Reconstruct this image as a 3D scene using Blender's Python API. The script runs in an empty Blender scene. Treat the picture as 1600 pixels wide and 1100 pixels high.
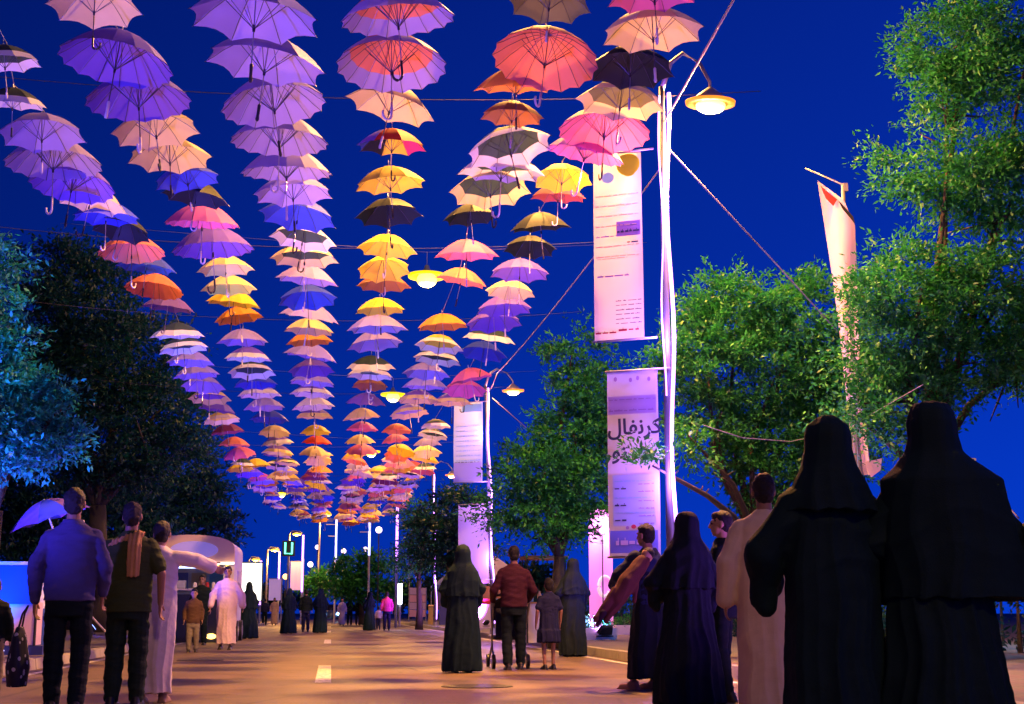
import bpy, bmesh, math, random
import numpy as np
from mathutils import Vector, Matrix, noise as mnoise

random.seed(7); RNG = np.random.default_rng(7)
SC = bpy.context.scene
COL = SC.collection
PI = math.pi

# ------------------------------------------------------------------ camera
F_PX, W_PX, H_PX = 2200.0, 1600.0, 1100.0        # focal length in pixels of the 1600x1100 photograph
CAM_Z, PITCH = 0.77, math.atan(407/F_PX)          # horizon row 957
YAW = math.atan(283*math.cos(PITCH)/F_PX)         # the street vanishes at column 517
LS = F_PX/1300.0                                  # street distances below were first paced out for a 1300 px lens
cam_d = bpy.data.cameras.new('camera'); cam = bpy.data.objects.new('camera', cam_d); COL.objects.link(cam)
cam_d.sensor_width = 36.0; cam_d.lens = 36.0*F_PX/W_PX; cam_d.clip_end = 2000; cam_d.clip_start = 0.05
cam.location = (0, 0, CAM_Z); cam.rotation_euler = (PI/2+PITCH, 0, -YAW)
SC.camera = cam

# ------------------------------------------------------------------ world: clear deep blue night sky
world = bpy.data.worlds.new('World'); SC.world = world; world.use_nodes = True
wn = world.node_tree; wn.nodes.clear()
w_out = wn.nodes.new('ShaderNodeOutputWorld'); w_bg = wn.nodes.new('ShaderNodeBackground')
w_tc = wn.nodes.new('ShaderNodeTexCoord'); w_sep = wn.nodes.new('ShaderNodeSeparateXYZ'); w_ramp = wn.nodes.new('ShaderNodeValToRGB')
wn.links.new(w_tc.outputs['Generated'], w_sep.inputs[0]); wn.links.new(w_sep.outputs['Z'], w_ramp.inputs[0])
w_az = wn.nodes.new('ShaderNodeMapRange'); w_az.inputs[1].default_value = -.6; w_az.inputs[2].default_value = .8; w_az.inputs[3].default_value = .22; w_az.inputs[4].default_value = 1.42
w_mul = wn.nodes.new('ShaderNodeMix'); w_mul.data_type = 'RGBA'; w_mul.blend_type = 'MULTIPLY'; w_mul.inputs[0].default_value = 1.0      # last dusk light lies to the right of the street
wn.links.new(w_sep.outputs['X'], w_az.inputs[0]); wn.links.new(w_ramp.outputs[0], w_mul.inputs[6]); wn.links.new(w_az.outputs[0], w_mul.inputs[7])
wn.links.new(w_mul.outputs[2], w_bg.inputs[0]); wn.links.new(w_bg.outputs[0], w_out.inputs[0])
er = w_ramp.color_ramp
er.elements[0].position = 0.0; er.elements[0].color = (0.001, 0.040, 0.56, 1)
er.elements[1].position = 1.0; er.elements[1].color = (0.001, 0.007, 0.12, 1)
e = er.elements.new(0.22); e.color = (0.001, 0.024, 0.36, 1)
e = er.elements.new(0.55); e.color = (0.001, 0.012, 0.20, 1)
w_bg.inputs[1].default_value = 1.0

# ------------------------------------------------------------------ exposure
SC.view_settings.view_transform = 'Standard'; SC.view_settings.look = 'None'
SC.view_settings.exposure = 0.0; SC.view_settings.gamma = 1.0; SC.view_settings.use_curve_mapping = False
SC.render.engine = 'CYCLES'
SC.cycles.use_denoising = True
SC.cycles.max_bounces = 6; SC.cycles.diffuse_bounces = 3; SC.cycles.transmission_bounces = 4; SC.cycles.volume_bounces = 0
SC.cycles.sample_clamp_indirect = 4.0; SC.cycles.caustics_reflective = False; SC.cycles.caustics_refractive = False

# ------------------------------------------------------------------ photo geometry -> place
_cp, _sp, _cy, _sy = math.cos(PITCH), math.sin(PITCH), math.cos(YAW), math.sin(YAW)
C_F = Vector((_sy*_cp, _cy*_cp, _sp)); C_R = Vector((_cy, -_sy, 0)); C_U = Vector((-_sy*_sp, -_cy*_sp, _cp))
C_O = Vector((0, 0, CAM_Z))
def ray(px, py): return C_F + C_R*((px-W_PX/2)/F_PX) + C_U*((H_PX/2-py)/F_PX)
def at_y(px, py, Y): d = ray(px, py); return C_O + d*(Y*LS/d.y)
def at_d(px, py, Y): d = ray(px, py); return C_O + d*(Y/d.y)
def at_z(px, py, Z): d = ray(px, py); return C_O + d*((Z-CAM_Z)/d.z)
def proj(p):
    v = Vector(p)-C_O; dz = v.dot(C_F); return W_PX/2+F_PX*v.dot(C_R)/dz, H_PX/2-F_PX*v.dot(C_U)/dz, dz

# ------------------------------------------------------------------ materials
MATS = {}
def mat(name, rgb, rough=0.7, metal=0.0, var=0.0, scale=8.0, bump=0.0, bscale=60.0, emit=None, estr=0.0, trans=0.0, spec=0.5, coat=0.0, alpha=1.0):
    if name in MATS: return MATS[name]
    m = bpy.data.materials.new(name); m.use_nodes = True; nt = m.node_tree
    b = nt.nodes['Principled BSDF']; out = nt.nodes['Material Output']
    b.inputs['Base Color'].default_value = (*rgb, 1); b.inputs['Roughness'].default_value = rough; b.inputs['Metallic'].default_value = metal
    b.inputs['Specular IOR Level'].default_value = spec; b.inputs['Coat Weight'].default_value = coat
    if alpha < 1: b.inputs['Alpha'].default_value = alpha
    colsock = None
    if var > 0:
        tc = nt.nodes.new('ShaderNodeTexCoord'); nz = nt.nodes.new('ShaderNodeTexNoise'); nz.inputs['Scale'].default_value = scale; nz.inputs['Detail'].default_value = 5
        nt.links.new(tc.outputs['Object'], nz.inputs['Vector'])
        mx = nt.nodes.new('ShaderNodeMix'); mx.data_type = 'RGBA'
        mx.inputs[6].default_value = (*[c*(1-var) for c in rgb], 1); mx.inputs[7].default_value = (*[min(1, c*(1+var)) for c in rgb], 1)
        nt.links.new(nz.outputs['Fac'], mx.inputs[0]); nt.links.new(mx.outputs[2], b.inputs['Base Color']); colsock = mx.outputs[2]
    if bump > 0:
        tc = nt.nodes.new('ShaderNodeTexCoord'); nz = nt.nodes.new('ShaderNodeTexNoise'); nz.inputs['Scale'].default_value = bscale; nz.inputs['Detail'].default_value = 4
        nt.links.new(tc.outputs['Object'], nz.inputs['Vector'])
        bp = nt.nodes.new('ShaderNodeBump'); bp.inputs['Strength'].default_value = bump; bp.inputs['Distance'].default_value = 0.02
        nt.links.new(nz.outputs['Fac'], bp.inputs['Height']); nt.links.new(bp.outputs['Normal'], b.inputs['Normal'])
    if emit: b.inputs['Emission Color'].default_value = (*emit, 1); b.inputs['Emission Strength'].default_value = estr
    if trans > 0:
        t = nt.nodes.new('ShaderNodeBsdfTranslucent'); t.inputs[0].default_value = (*rgb, 1)
        if colsock: nt.links.new(colsock, t.inputs[0])
        ms = nt.nodes.new('ShaderNodeMixShader'); ms.inputs[0].default_value = trans
        nt.links.new(b.outputs[0], ms.inputs[1]); nt.links.new(t.outputs[0], ms.inputs[2]); nt.links.new(ms.outputs[0], out.inputs[0])
    MATS[name] = m; return m

# ------------------------------------------------------------------ helpers
def link(name, mesh, parent=None):
    o = bpy.data.objects.new(name, mesh); COL.objects.link(o)
    if parent is not None: o.parent = parent
    return o
def empty(name, loc=(0, 0, 0), rz=0.0, scale=1.0):
    o = bpy.data.objects.new(name, None); COL.objects.link(o); o.location = loc; o.rotation_euler = (0, 0, rz); o.scale = (scale,)*3
    o.empty_display_size = 0.1; return o
def tag(o, label=None, cat=None, group=None, kind=None):
    if label: o['label'] = label
    if cat: o['category'] = cat
    if group: o['group'] = group
    if kind: o['kind'] = kind
    return o
def copy_tree(o, parent=None):
    c = o.copy(); COL.objects.link(c); c.parent = parent
    for ch in list(o.children): copy_tree(ch, c)
    return c

class MB:
    def __init__(s): s.v = []; s.f = []
    def add(s, vs, fs):
        n = len(s.v); s.v += [tuple(v) for v in vs]; s.f += [tuple(i+n for i in f) for f in fs]; return s
    def box(s, c, d, R=None, taper=(1, 1)):
        hx, hy, hz = d[0]/2, d[1]/2, d[2]/2; vs = []
        for z in (-1, 1):
            tx, ty = (1, 1) if z < 0 else taper
            for x, y in ((-1, -1), (1, -1), (1, 1), (-1, 1)): vs.append(Vector((x*hx*tx, y*hy*ty, z*hz)))
        if R is not None: vs = [R @ v for v in vs]
        c = Vector(c); return s.add([v+c for v in vs], [(3, 2, 1, 0), (4, 5, 6, 7), (0, 1, 5, 4), (1, 2, 6, 5), (2, 3, 7, 6), (3, 0, 4, 7)])
    def tube(s, pts, r, seg=8, caps=True):
        pts = [Vector(p) for p in pts]; n = len(pts); rs = r if isinstance(r, (list, tuple)) else [r]*n
        t0 = (pts[1]-pts[0]).normalized(); ref = Vector((0, 0, 1)) if abs(t0.z) < .9 else Vector((1, 0, 0)); vs = []; fs = []
        for i, p in enumerate(pts):
            t = (pts[min(i+1, n-1)]-pts[max(i-1, 0)]).normalized(); a = t.cross(ref)
            if a.length < 1e-5: a = t.orthogonal()
            a.normalize(); b = t.cross(a); ref = a.cross(t) if False else ref
            for k in range(seg):
                g = 2*PI*k/seg; vs.append(p+(a*math.cos(g)+b*math.sin(g))*rs[i])
        for i in range(n-1):
            for k in range(seg): fs.append((i*seg+k, i*seg+(k+1) % seg, (i+1)*seg+(k+1) % seg, (i+1)*seg+k))
        if caps: fs += [tuple(range(seg))[::-1], tuple((n-1)*seg+k for k in range(seg))]
        return s.add(vs, fs)
    def capsule(s, p0, p1, r0, r1, seg=12, rings=4):
        p0, p1 = Vector(p0), Vector(p1); d = (p1-p0)
        d = d.normalized() if d.length > 1e-6 else Vector((0, 0, 1))
        pts, rs = [], []
        for i in range(rings):
            a = PI/2*(i+.15)/rings; pts.append(p0-d*r0*math.cos(a)); rs.append(r0*math.sin(a))
        pts += [p0, p1]; rs += [r0, r1]
        for i in range(rings):
            a = PI/2*(rings-1-i+.15)/rings; pts.append(p1+d*r1*math.cos(a)); rs.append(r1*math.sin(a))
        return s.tube(pts, rs, seg)
    def ell(s, c, r, R=None, seg=16, rings=10):
        c = Vector(c); vs = [Vector((0, 0, r[2]))]; fs = []
        for i in range(1, rings):
            a = PI*i/rings
            for k in range(seg): g = 2*PI*k/seg; vs.append(Vector((r[0]*math.sin(a)*math.cos(g), r[1]*math.sin(a)*math.sin(g), r[2]*math.cos(a))))
        vs.append(Vector((0, 0, -r[2])))
        if R is not None: vs = [R @ v for v in vs]
        for k in range(seg): fs.append((0, 1+k, 1+(k+1) % seg))
        for i in range(rings-2):
            for k in range(seg): fs.append((1+i*seg+k, 1+(i+1)*seg+k, 1+(i+1)*seg+(k+1) % seg, 1+i*seg+(k+1) % seg))
        L = len(vs)-1
        for k in range(seg): fs.append((L, 1+(rings-2)*seg+(k+1) % seg, 1+(rings-2)*seg+k))
        return s.add([v+c for v in vs], fs)
    def loft(s, rings, seg=32, caps=True):
        """rings: (z, cx, cy, rx, ry, fold_amp, folds, phase)"""
        vs, fs = [], []
        for (z, cx, cy, rx, ry, am, nf, ph) in rings:
            for k in range(seg):
                g = 2*PI*k/seg; q = 1+am*math.sin(nf*g+ph)+am*.6*math.sin((nf*1.7)//1*g+ph*2.3)
                vs.append((cx+rx*q*math.cos(g), cy+ry*q*math.sin(g), z))
        n = len(rings)
        for i in range(n-1):
            for k in range(seg): fs.append((i*seg+k, i*seg+(k+1) % seg, (i+1)*seg+(k+1) % seg, (i+1)*seg+k))
        if caps: fs += [tuple(range(seg))[::-1], tuple((n-1)*seg+k for k in range(seg))]
        return s.add(vs, fs)
    def lathe(s, prof, seg=16, c=(0, 0, 0), caps=True):
        return s.loft([(z+c[2], c[0], c[1], r, r, 0, 0, 0) for r, z in prof], seg, caps)
    def mesh(s, name, m=None, smooth=False):
        me = bpy.data.meshes.new(name); me.from_pydata([tuple(v) for v in s.v], [], s.f)
        if m: me.materials.append(m)
        if smooth: me.polygons.foreach_set('use_smooth', [True]*len(me.polygons))
        me.update(); return me
    def build(s, name, m, parent=None, smooth=False): return link(name, s.mesh(name, m, smooth), parent)

TMP = bpy.data.scenes.new('workbench')
def remesh(mb, name, m, parent, voxel, smooth_it=3, disp=None):
    """one continuous skin over the overlapping solids collected in mb"""
    me = mb.mesh(name+'_raw'); o = bpy.data.objects.new(name+'_raw', me); TMP.collection.objects.link(o)
    md = o.modifiers.new('r', 'REMESH'); md.mode = 'VOXEL'; md.voxel_size = voxel; md.use_smooth_shade = True
    if smooth_it:
        sm = o.modifiers.new('s', 'SMOOTH'); sm.factor = .5; sm.iterations = smooth_it
    TMP.view_layers[0].update(); dg = TMP.view_layers[0].depsgraph; ev = o.evaluated_get(dg)
    new = bpy.data.meshes.new_from_object(ev); new.name = name
    bpy.data.objects.remove(o); bpy.data.meshes.remove(me)
    if disp:
        n = len(new.vertices); co = np.empty(n*3); no = np.empty(n*3)
        new.vertices.foreach_get('co', co); new.vertices.foreach_get('normal', no); co = co.reshape(-1, 3); no = no.reshape(-1, 3)
        co = co+no*disp(co)[:, None]; new.vertices.foreach_set('co', co.ravel())
    new.materials.clear(); new.materials.append(m); new.polygons.foreach_set('use_smooth', [True]*len(new.polygons)); new.update()
    return link(name, new, parent)

def np_noise(co, sc, seed=0.0):
    """cheap smooth pseudo noise from summed sines"""
    x, y, z = co[:, 0]*sc, co[:, 1]*sc, co[:, 2]*sc
    return (np.sin(1.7*x+1.3*y+seed)+np.sin(2.3*y-1.1*z+2.1*seed)+np.sin(1.9*z+1.6*x+.7*seed)+.6*np.sin(4.1*x-3.3*z+seed*3)+.6*np.sin(3.7*y+4.4*z+seed*1.7))/4.2

def point_light(name, loc, energy, color, size=.1, parent=None):
    l = bpy.data.lights.new(name, 'POINT'); l.energy = energy; l.color = color; l.shadow_soft_size = size
    o = bpy.data.objects.new(name, l); COL.objects.link(o); o.location = loc
    if parent is not None: o.parent = parent
    return o
def spot_light(name, loc, target, energy, color, ang=70, size=.08, blend=.6, parent=None):
    l = bpy.data.lights.new(name, 'SPOT'); l.energy = energy; l.color = color; l.shadow_soft_size = size; l.spot_size = math.radians(ang); l.spot_blend = blend
    o = bpy.data.objects.new(name, l); COL.objects.link(o); o.location = loc
    o.rotation_euler = (Vector(target)-Vector(loc)).to_track_quat('-Z', 'Y').to_euler(); return o

ORD1 = ['zeroth', 'first', 'second', 'third', 'fourth', 'fifth', 'sixth', 'seventh', 'eighth', 'ninth', 'tenth', 'eleventh', 'twelfth', 'thirteenth', 'fourteenth', 'fifteenth', 'sixteenth', 'seventeenth', 'eighteenth', 'nineteenth']
TENS = {2: ('twentieth', 'twenty'), 3: ('thirtieth', 'thirty'), 4: ('fortieth', 'forty'), 5: ('fiftieth', 'fifty'), 6: ('sixtieth', 'sixty')}
def ordinal(n):
    if n < 20: return ORD1[n]
    return TENS[n//10][0] if n % 10 == 0 else TENS[n//10][1]+'-'+ORD1[n % 10]

# ================================================================== SETTING
def asphalt():
    m = bpy.data.materials.new('asphalt'); m.use_nodes = True; nt = m.node_tree; b = nt.nodes['Principled BSDF']
    tc = nt.nodes.new('ShaderNodeTexCoord')
    n1 = nt.nodes.new('ShaderNodeTexNoise'); n1.inputs['Scale'].default_value = .6; n1.inputs['Detail'].default_value = 6
    n2 = nt.nodes.new('ShaderNodeTexNoise'); n2.inputs['Scale'].default_value = 38; n2.inputs['Detail'].default_value = 3
    n3 = nt.nodes.new('ShaderNodeTexVoronoi'); n3.feature = 'DISTANCE_TO_EDGE'; n3.inputs['Scale'].default_value = .35
    for n in (n1, n2, n3): nt.links.new(tc.outputs['Object'], n.inputs['Vector'])
    r = nt.nodes.new('ShaderNodeValToRGB'); r.color_ramp.elements[0].position = .3; r.color_ramp.elements[1].position = .7
    r.color_ramp.elements[0].color = (.135, .092, .068, 1); r.color_ramp.elements[1].color = (.215, .150, .108, 1)
    nt.links.new(n1.outputs['Fac'], r.inputs[0])
    c = nt.nodes.new('ShaderNodeValToRGB'); c.color_ramp.elements[0].position = 0; c.color_ramp.elements[1].position = .012
    c.color_ramp.elements[0].color = (.35, .35, .35, 1); c.color_ramp.elements[1].color = (1, 1, 1, 1); nt.links.new(n3.outputs[0], c.inputs[0])
    mx = nt.nodes.new('ShaderNodeMix'); mx.data_type = 'RGBA'; mx.blend_type = 'MULTIPLY'; mx.inputs[0].default_value = .7
    nt.links.new(r.outputs[0], mx.inputs[6]); nt.links.new(c.outputs[0], mx.inputs[7])
    mx2 = nt.nodes.new('ShaderNodeMix'); mx2.data_type = 'RGBA'; mx2.blend_type = 'OVERLAY'; mx2.inputs[0].default_value = .55
    nt.links.new(mx.outputs[2], mx2.inputs[6]); nt.links.new(n2.outputs['Fac'], mx2.inputs[7]); nt.links.new(mx2.outputs[2], b.inputs['Base Color'])
    bp = nt.nodes.new('ShaderNodeBump'); bp.inputs['Strength'].default_value = .35; bp.inputs['Distance'].default_value = .01
    nt.links.new(n2.outputs['Fac'], bp.inputs['Height']); nt.links.new(bp.outputs[0], b.inputs['Normal'])
    mp = nt.nodes.new('ShaderNodeMapping'); mp.inputs['Scale'].default_value = (.9, .05, 1); nt.links.new(tc.outputs['Object'], mp.inputs['Vector'])
    n4 = nt.nodes.new('ShaderNodeTexNoise'); n4.inputs['Scale'].default_value = 2.2; n4.inputs['Detail'].default_value = 4; nt.links.new(mp.outputs[0], n4.inputs['Vector'])
    r4 = nt.nodes.new('ShaderNodeValToRGB'); r4.color_ramp.elements[0].position = .35; r4.color_ramp.elements[0].color = (.62, .6, .6, 1); r4.color_ramp.elements[1].position = .62; r4.color_ramp.elements[1].color = (1, 1, 1, 1); nt.links.new(n4.outputs['Fac'], r4.inputs[0])
    n5 = nt.nodes.new('ShaderNodeTexNoise'); n5.inputs['Scale'].default_value = 1.7; n5.inputs['Detail'].default_value = 8; n5.inputs['Roughness'].default_value = .7; nt.links.new(tc.outputs['Object'], n5.inputs['Vector'])
    r5 = nt.nodes.new('ShaderNodeValToRGB'); r5.color_ramp.elements[0].position = .36; r5.color_ramp.elements[0].color = (.5, .5, .5, 1); r5.color_ramp.elements[1].position = .46; r5.color_ramp.elements[1].color = (1, 1, 1, 1); nt.links.new(n5.outputs['Fac'], r5.inputs[0])
    m4 = nt.nodes.new('ShaderNodeMix'); m4.data_type = 'RGBA'; m4.blend_type = 'MULTIPLY'; m4.inputs[0].default_value = .8; nt.links.new(mx2.outputs[2], m4.inputs[6]); nt.links.new(r4.outputs[0], m4.inputs[7])
    m5 = nt.nodes.new('ShaderNodeMix'); m5.data_type = 'RGBA'; m5.blend_type = 'MULTIPLY'; m5.inputs[0].default_value = .7; nt.links.new(m4.outputs[2], m5.inputs[6]); nt.links.new(r5.outputs[0], m5.inputs[7]); nt.links.new(m5.outputs[2], b.inputs['Base Color'])
    rr = nt.nodes.new('ShaderNodeMapRange'); rr.inputs[3].default_value = .38; rr.inputs[4].default_value = .75; nt.links.new(n4.outputs['Fac'], rr.inputs[0]); nt.links.new(rr.outputs[0], b.inputs['Roughness']); return m
ASPH = asphalt()
def sheet(name, x0, x1, y0, y1, z, m):
    o = MB().add([(x0, y0, z), (x1, y0, z), (x1, y1, z), (x0, y1, z)], [(0, 1, 2, 3)]).build(name, m); o['kind'] = 'structure'; return o
GROUND = mat('dry_ground', (.13, .115, .10), .95, var=.35, scale=3, bump=.4, bscale=25)
sheet('ground', -600, 600, -60, 1100, -.02, GROUND)
RX0, RX1 = -4.0, 4.75
sheet('road', RX0, RX1, -12, 400, 0.0, ASPH)
def paving():
    m = bpy.data.materials.new('paving'); m.use_nodes = True; nt = m.node_tree; b = nt.nodes['Principled BSDF']
    tc = nt.nodes.new('ShaderNodeTexCoord'); br = nt.nodes.new('ShaderNodeTexBrick'); br.inputs['Scale'].default_value = 2.5
    br.inputs['Color1'].default_value = (.22, .19, .18, 1); br.inputs['Color2'].default_value = (.27, .23, .21, 1); br.inputs['Mortar'].default_value = (.1, .09, .09, 1); br.inputs['Mortar Size'].default_value = .012
    nz = nt.nodes.new('ShaderNodeTexNoise'); nz.inputs['Scale'].default_value = 1.5
    nt.links.new(tc.outputs['Object'], br.inputs['Vector']); nt.links.new(tc.outputs['Object'], nz.inputs['Vector'])
    mx = nt.nodes.new('ShaderNodeMix'); mx.data_type = 'RGBA'; mx.blend_type = 'MULTIPLY'; mx.inputs[0].default_value = .5
    nt.links.new(br.outputs['Color'], mx.inputs[6]); nt.links.new(nz.outputs['Color'], mx.inputs[7]); nt.links.new(mx.outputs[2], b.inputs['Base Color']); b.inputs['Roughness'].default_value = .8; return m
PAVE = paving()
def slab(name, x0, x1, y0, y1, h):
    o = MB().box(((x0+x1)/2, (y0+y1)/2, h/2-.01), (x1-x0, y1-y0, h), None).build(name, PAVE); o['kind'] = 'structure'; return o
KW = .22
slab('pavement_right', RX1+KW+.004, 16, -12, 300, .13); slab('pavement_left', -16, RX0-KW-.004, -12, 300, .13)
KERB = mat('kerb_stone', (.42, .38, .34), .75, var=.3, scale=5, bump=.3, bscale=30)
for side, xk in (('right', RX1+KW/2), ('left', RX0-KW/2)):
    k = empty('kerb_'+side, (xk, 0, 0)); k['kind'] = 'structure'
    me = MB().add([(-KW/2, -.49, -.02), (KW/2, -.49, -.02), (KW/2, .49, -.02), (-KW/2, .49, -.02), (-KW/2+.02, -.49, .14), (KW/2-.02, -.49, .14), (KW/2-.02, .49, .14), (-KW/2+.02, .49, .14)],
                  [(3, 2, 1, 0), (4, 5, 6, 7), (0, 1, 5, 4), (1, 2, 6, 5), (2, 3, 7, 6), (3, 0, 4, 7)]).mesh('kerb_stone', KERB)
    for i in range(80):
        s = link('kerb_stone', me, k); s.location = (random.uniform(-.008, .008), -2+i, random.uniform(-.006, .006)); s.rotation_euler = (0, 0, random.uniform(-.008, .008))
    st = MB().box((0, 153.5, .06), (KW, 150, .15)).build('kerb_run', KERB, k); st['kind'] = 'stuff'
def paint():
    m = bpy.data.materials.new('road_paint'); m.use_nodes = True; nt = m.node_tree; b = nt.nodes['Principled BSDF']; out = nt.nodes['Material Output']
    tc = nt.nodes.new('ShaderNodeTexCoord'); nz = nt.nodes.new('ShaderNodeTexNoise'); nz.inputs['Scale'].default_value = 14; nz.inputs['Detail'].default_value = 8
    nt.links.new(tc.outputs['Object'], nz.inputs['Vector']); r = nt.nodes.new('ShaderNodeValToRGB')
    r.color_ramp.elements[0].position = .36; r.color_ramp.elements[0].color = (.2, .18, .16, 1); r.color_ramp.elements[1].position = .5; r.color_ramp.elements[1].color = (.78, .74, .66, 1)
    nt.links.new(nz.outputs['Fac'], r.inputs[0]); nt.links.new(r.outputs[0], b.inputs['Base Color']); b.inputs['Roughness'].default_value = .6; return m
PAINT = paint()
dashes = empty('road_marking', (0, 0, 0)); dashes['kind'] = 'structure'
for i, y0 in enumerate((3.0, 16.2, 36.4, 56, 76, 97, 117)):
    MB().add([(-.16, y0, .004), (.02, y0, .004), (.02, y0+5.2, .004), (-.16, y0+5.2, .004)], [(0, 1, 2, 3)]).build('dash', PAINT, dashes)
MB().add([(RX1-.32, -5, .004), (RX1-.2, -5, .004), (RX1-.2, 200, .004), (RX1-.32, 200, .004)], [(0, 1, 2, 3)]).build('edge_line', PAINT, dashes)
MB().add([(RX0+.2, -5, .004), (RX0+.32, -5, .004), (RX0+.32, 200, .004), (RX0+.2, 200, .004)], [(0, 1, 2, 3)]).build('edge_line', PAINT, dashes)

# ------------------------------------------------------------------ trees
BARK = mat('bark', (.045, .04, .03), .9, var=.4, scale=20, bump=.6, bscale=40)
def leaf_mat(name, a, b_, tr=.35):
    m = bpy.data.materials.new(name); m.use_nodes = True; nt = m.node_tree; b = nt.nodes['Principled BSDF']; out = nt.nodes['Material Output']
    g = nt.nodes.new('ShaderNodeNewGeometry'); r = nt.nodes.new('ShaderNodeValToRGB')
    r.color_ramp.elements[0].color = (*a, 1); r.color_ramp.elements[1].color = (*b_, 1)
    nt.links.new(g.outputs['Random Per Island'], r.inputs[0]); nt.links.new(r.outputs[0], b.inputs['Base Color'])
    b.inputs['Roughness'].default_value = .55; t = nt.nodes.new('ShaderNodeBsdfTranslucent'); nt.links.new(r.outputs[0], t.inputs[0])
    ms = nt.nodes.new('ShaderNodeMixShader'); ms.inputs[0].default_value = tr
    nt.links.new(b.outputs[0], ms.inputs[1]); nt.links.new(t.outputs[0], ms.inputs[2]); nt.links.new(ms.outputs[0], out.inputs[0]); return m
LEAF = leaf_mat('leaf_green', (.004, .095, .026), (.040, .34, .055))
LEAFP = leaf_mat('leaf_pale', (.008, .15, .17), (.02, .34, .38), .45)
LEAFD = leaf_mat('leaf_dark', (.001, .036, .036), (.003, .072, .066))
def leaf_cloud(name, blobs, clumps, per, size, m, parent, seed, spread=.34, flat=.32):
    """sprays of small leaves: clump centres spread near the surface of the crown's lobes, leaves fanned along short twigs"""
    g = np.random.default_rng(seed); vol = np.array([b[3]*b[4]*b[5] for b in blobs])**.75; pick = g.choice(len(blobs), clumps, p=vol/vol.sum())
    B = np.array(blobs)[pick]; d = g.normal(size=(clumps, 3)); d /= np.linalg.norm(d, axis=1)[:, None]; rad = g.uniform(.35, 1.08, clumps)**.6
    cc = B[:, :3]+d*B[:, 3:]*rad[:, None]; sz = g.uniform(.6, 1.35, clumps)*spread
    n = clumps*per; ci = np.repeat(np.arange(clumps), per)
    # each clump has a few twigs; leaves sit along them
    tw = g.integers(0, 9, n); td = g.normal(size=(clumps, 9, 3)); td[:, :, 2] *= flat; td += .5*d[:, None, :]; td /= np.linalg.norm(td, axis=2)[:, :, None]
    t = g.uniform(.1, 1.25, n); p = cc[ci]+td[ci, tw]*(t*sz[ci])[:, None]+g.normal(size=(n, 3))*.035; p[:, 2] -= .10*t*t*sz[ci]
    ax = td[ci, tw]+g.normal(size=(n, 3))*.75; ax /= np.linalg.norm(ax, axis=1)[:, None]
    up = g.normal(size=(n, 3))*.6+np.array([0, 0, 1.0]); bx = np.cross(ax, up); bx /= (np.linalg.norm(bx, axis=1)+1e-9)[:, None]
    L = (size*g.uniform(.6, 1.5, n))[:, None]; Wd = L*.2
    v = np.stack([p, p+ax*L*.45+bx*Wd, p+ax*L, p+ax*L*.45-bx*Wd], 1).reshape(-1, 3)
    me = bpy.data.meshes.new(name); me.vertices.add(n*4); me.vertices.foreach_set('co', v.ravel())
    me.loops.add(n*4); me.loops.foreach_set('vertex_index', np.arange(n*4, dtype=np.int32)); me.polygons.add(n)
    me.polygons.foreach_set('loop_start', np.arange(0, n*4, 4, dtype=np.int32)); me.polygons.foreach_set('loop_total', np.full(n, 4, dtype=np.int32))
    me.materials.append(m); me.update(); o = link(name, me, parent); o['kind'] = 'stuff'; return o
def tree(name, label, base, blobs, clumps, per, size, m, seed, trunk_r=.16, group=None, spread=.34):
    base = Vector(base); root = empty(name, base); tag(root, label, 'tree', group); rd = random.Random(seed)
    rel = [(b[0]-base.x, b[1]-base.y, b[2]-base.z, b[3], b[4], b[5]) for b in blobs]
    cx = sum(b[0] for b in rel)/len(rel); cy = sum(b[1] for b in rel)/len(rel); lo = min(b[2]-b[5]*.5 for b in rel)
    fork = Vector((cx*.25, cy*.25, max(1.0, lo*.75)))
    mb = MB(); mb.tube([(0, 0, -.1), (.02, 0, fork.z*.35), (cx*.12, cy*.12, fork.z*.7), fork], [trunk_r*1.35, trunk_r, trunk_r*.85, trunk_r*.75], 10); mb.build('trunk', BARK, root, True)
    for b in rel:
        e_ = Vector(b[:3]); mid = fork.lerp(e_, .5)+Vector((rd.uniform(-.3, .3), rd.uniform(-.3, .3), rd.uniform(0, .3)))
        lb = MB().tube([fork, fork.lerp(mid, .5)+Vector((0, 0, .08)), mid, mid.lerp(e_, .6), e_], [trunk_r*.55, trunk_r*.45, trunk_r*.33, trunk_r*.22, trunk_r*.1], 7)
        for q in range(4):
            a = mid.lerp(e_, rd.uniform(0, 1)); lb.tube([a, a+Vector((rd.gauss(0, b[3]*.4), rd.gauss(0, b[4]*.4), rd.gauss(.1, b[5]*.4)))], [trunk_r*.16, trunk_r*.05], 5)
        lb.build('branch', BARK, root, True)
    leaf_cloud('crown', rel, clumps, per, size, m, root, seed, spread); return root
def blob(px, py, Y, rpx, rpy, ry=None):
    """a crown lobe seen at a place in the photo, at distance Y, with its real radii"""
    c = at_y(px, py, Y); k = proj(c)[2]/F_PX; return (c.x, c.y, c.z, rpx*k, (ry if ry else rpx*k*.9), rpy*k)

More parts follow.
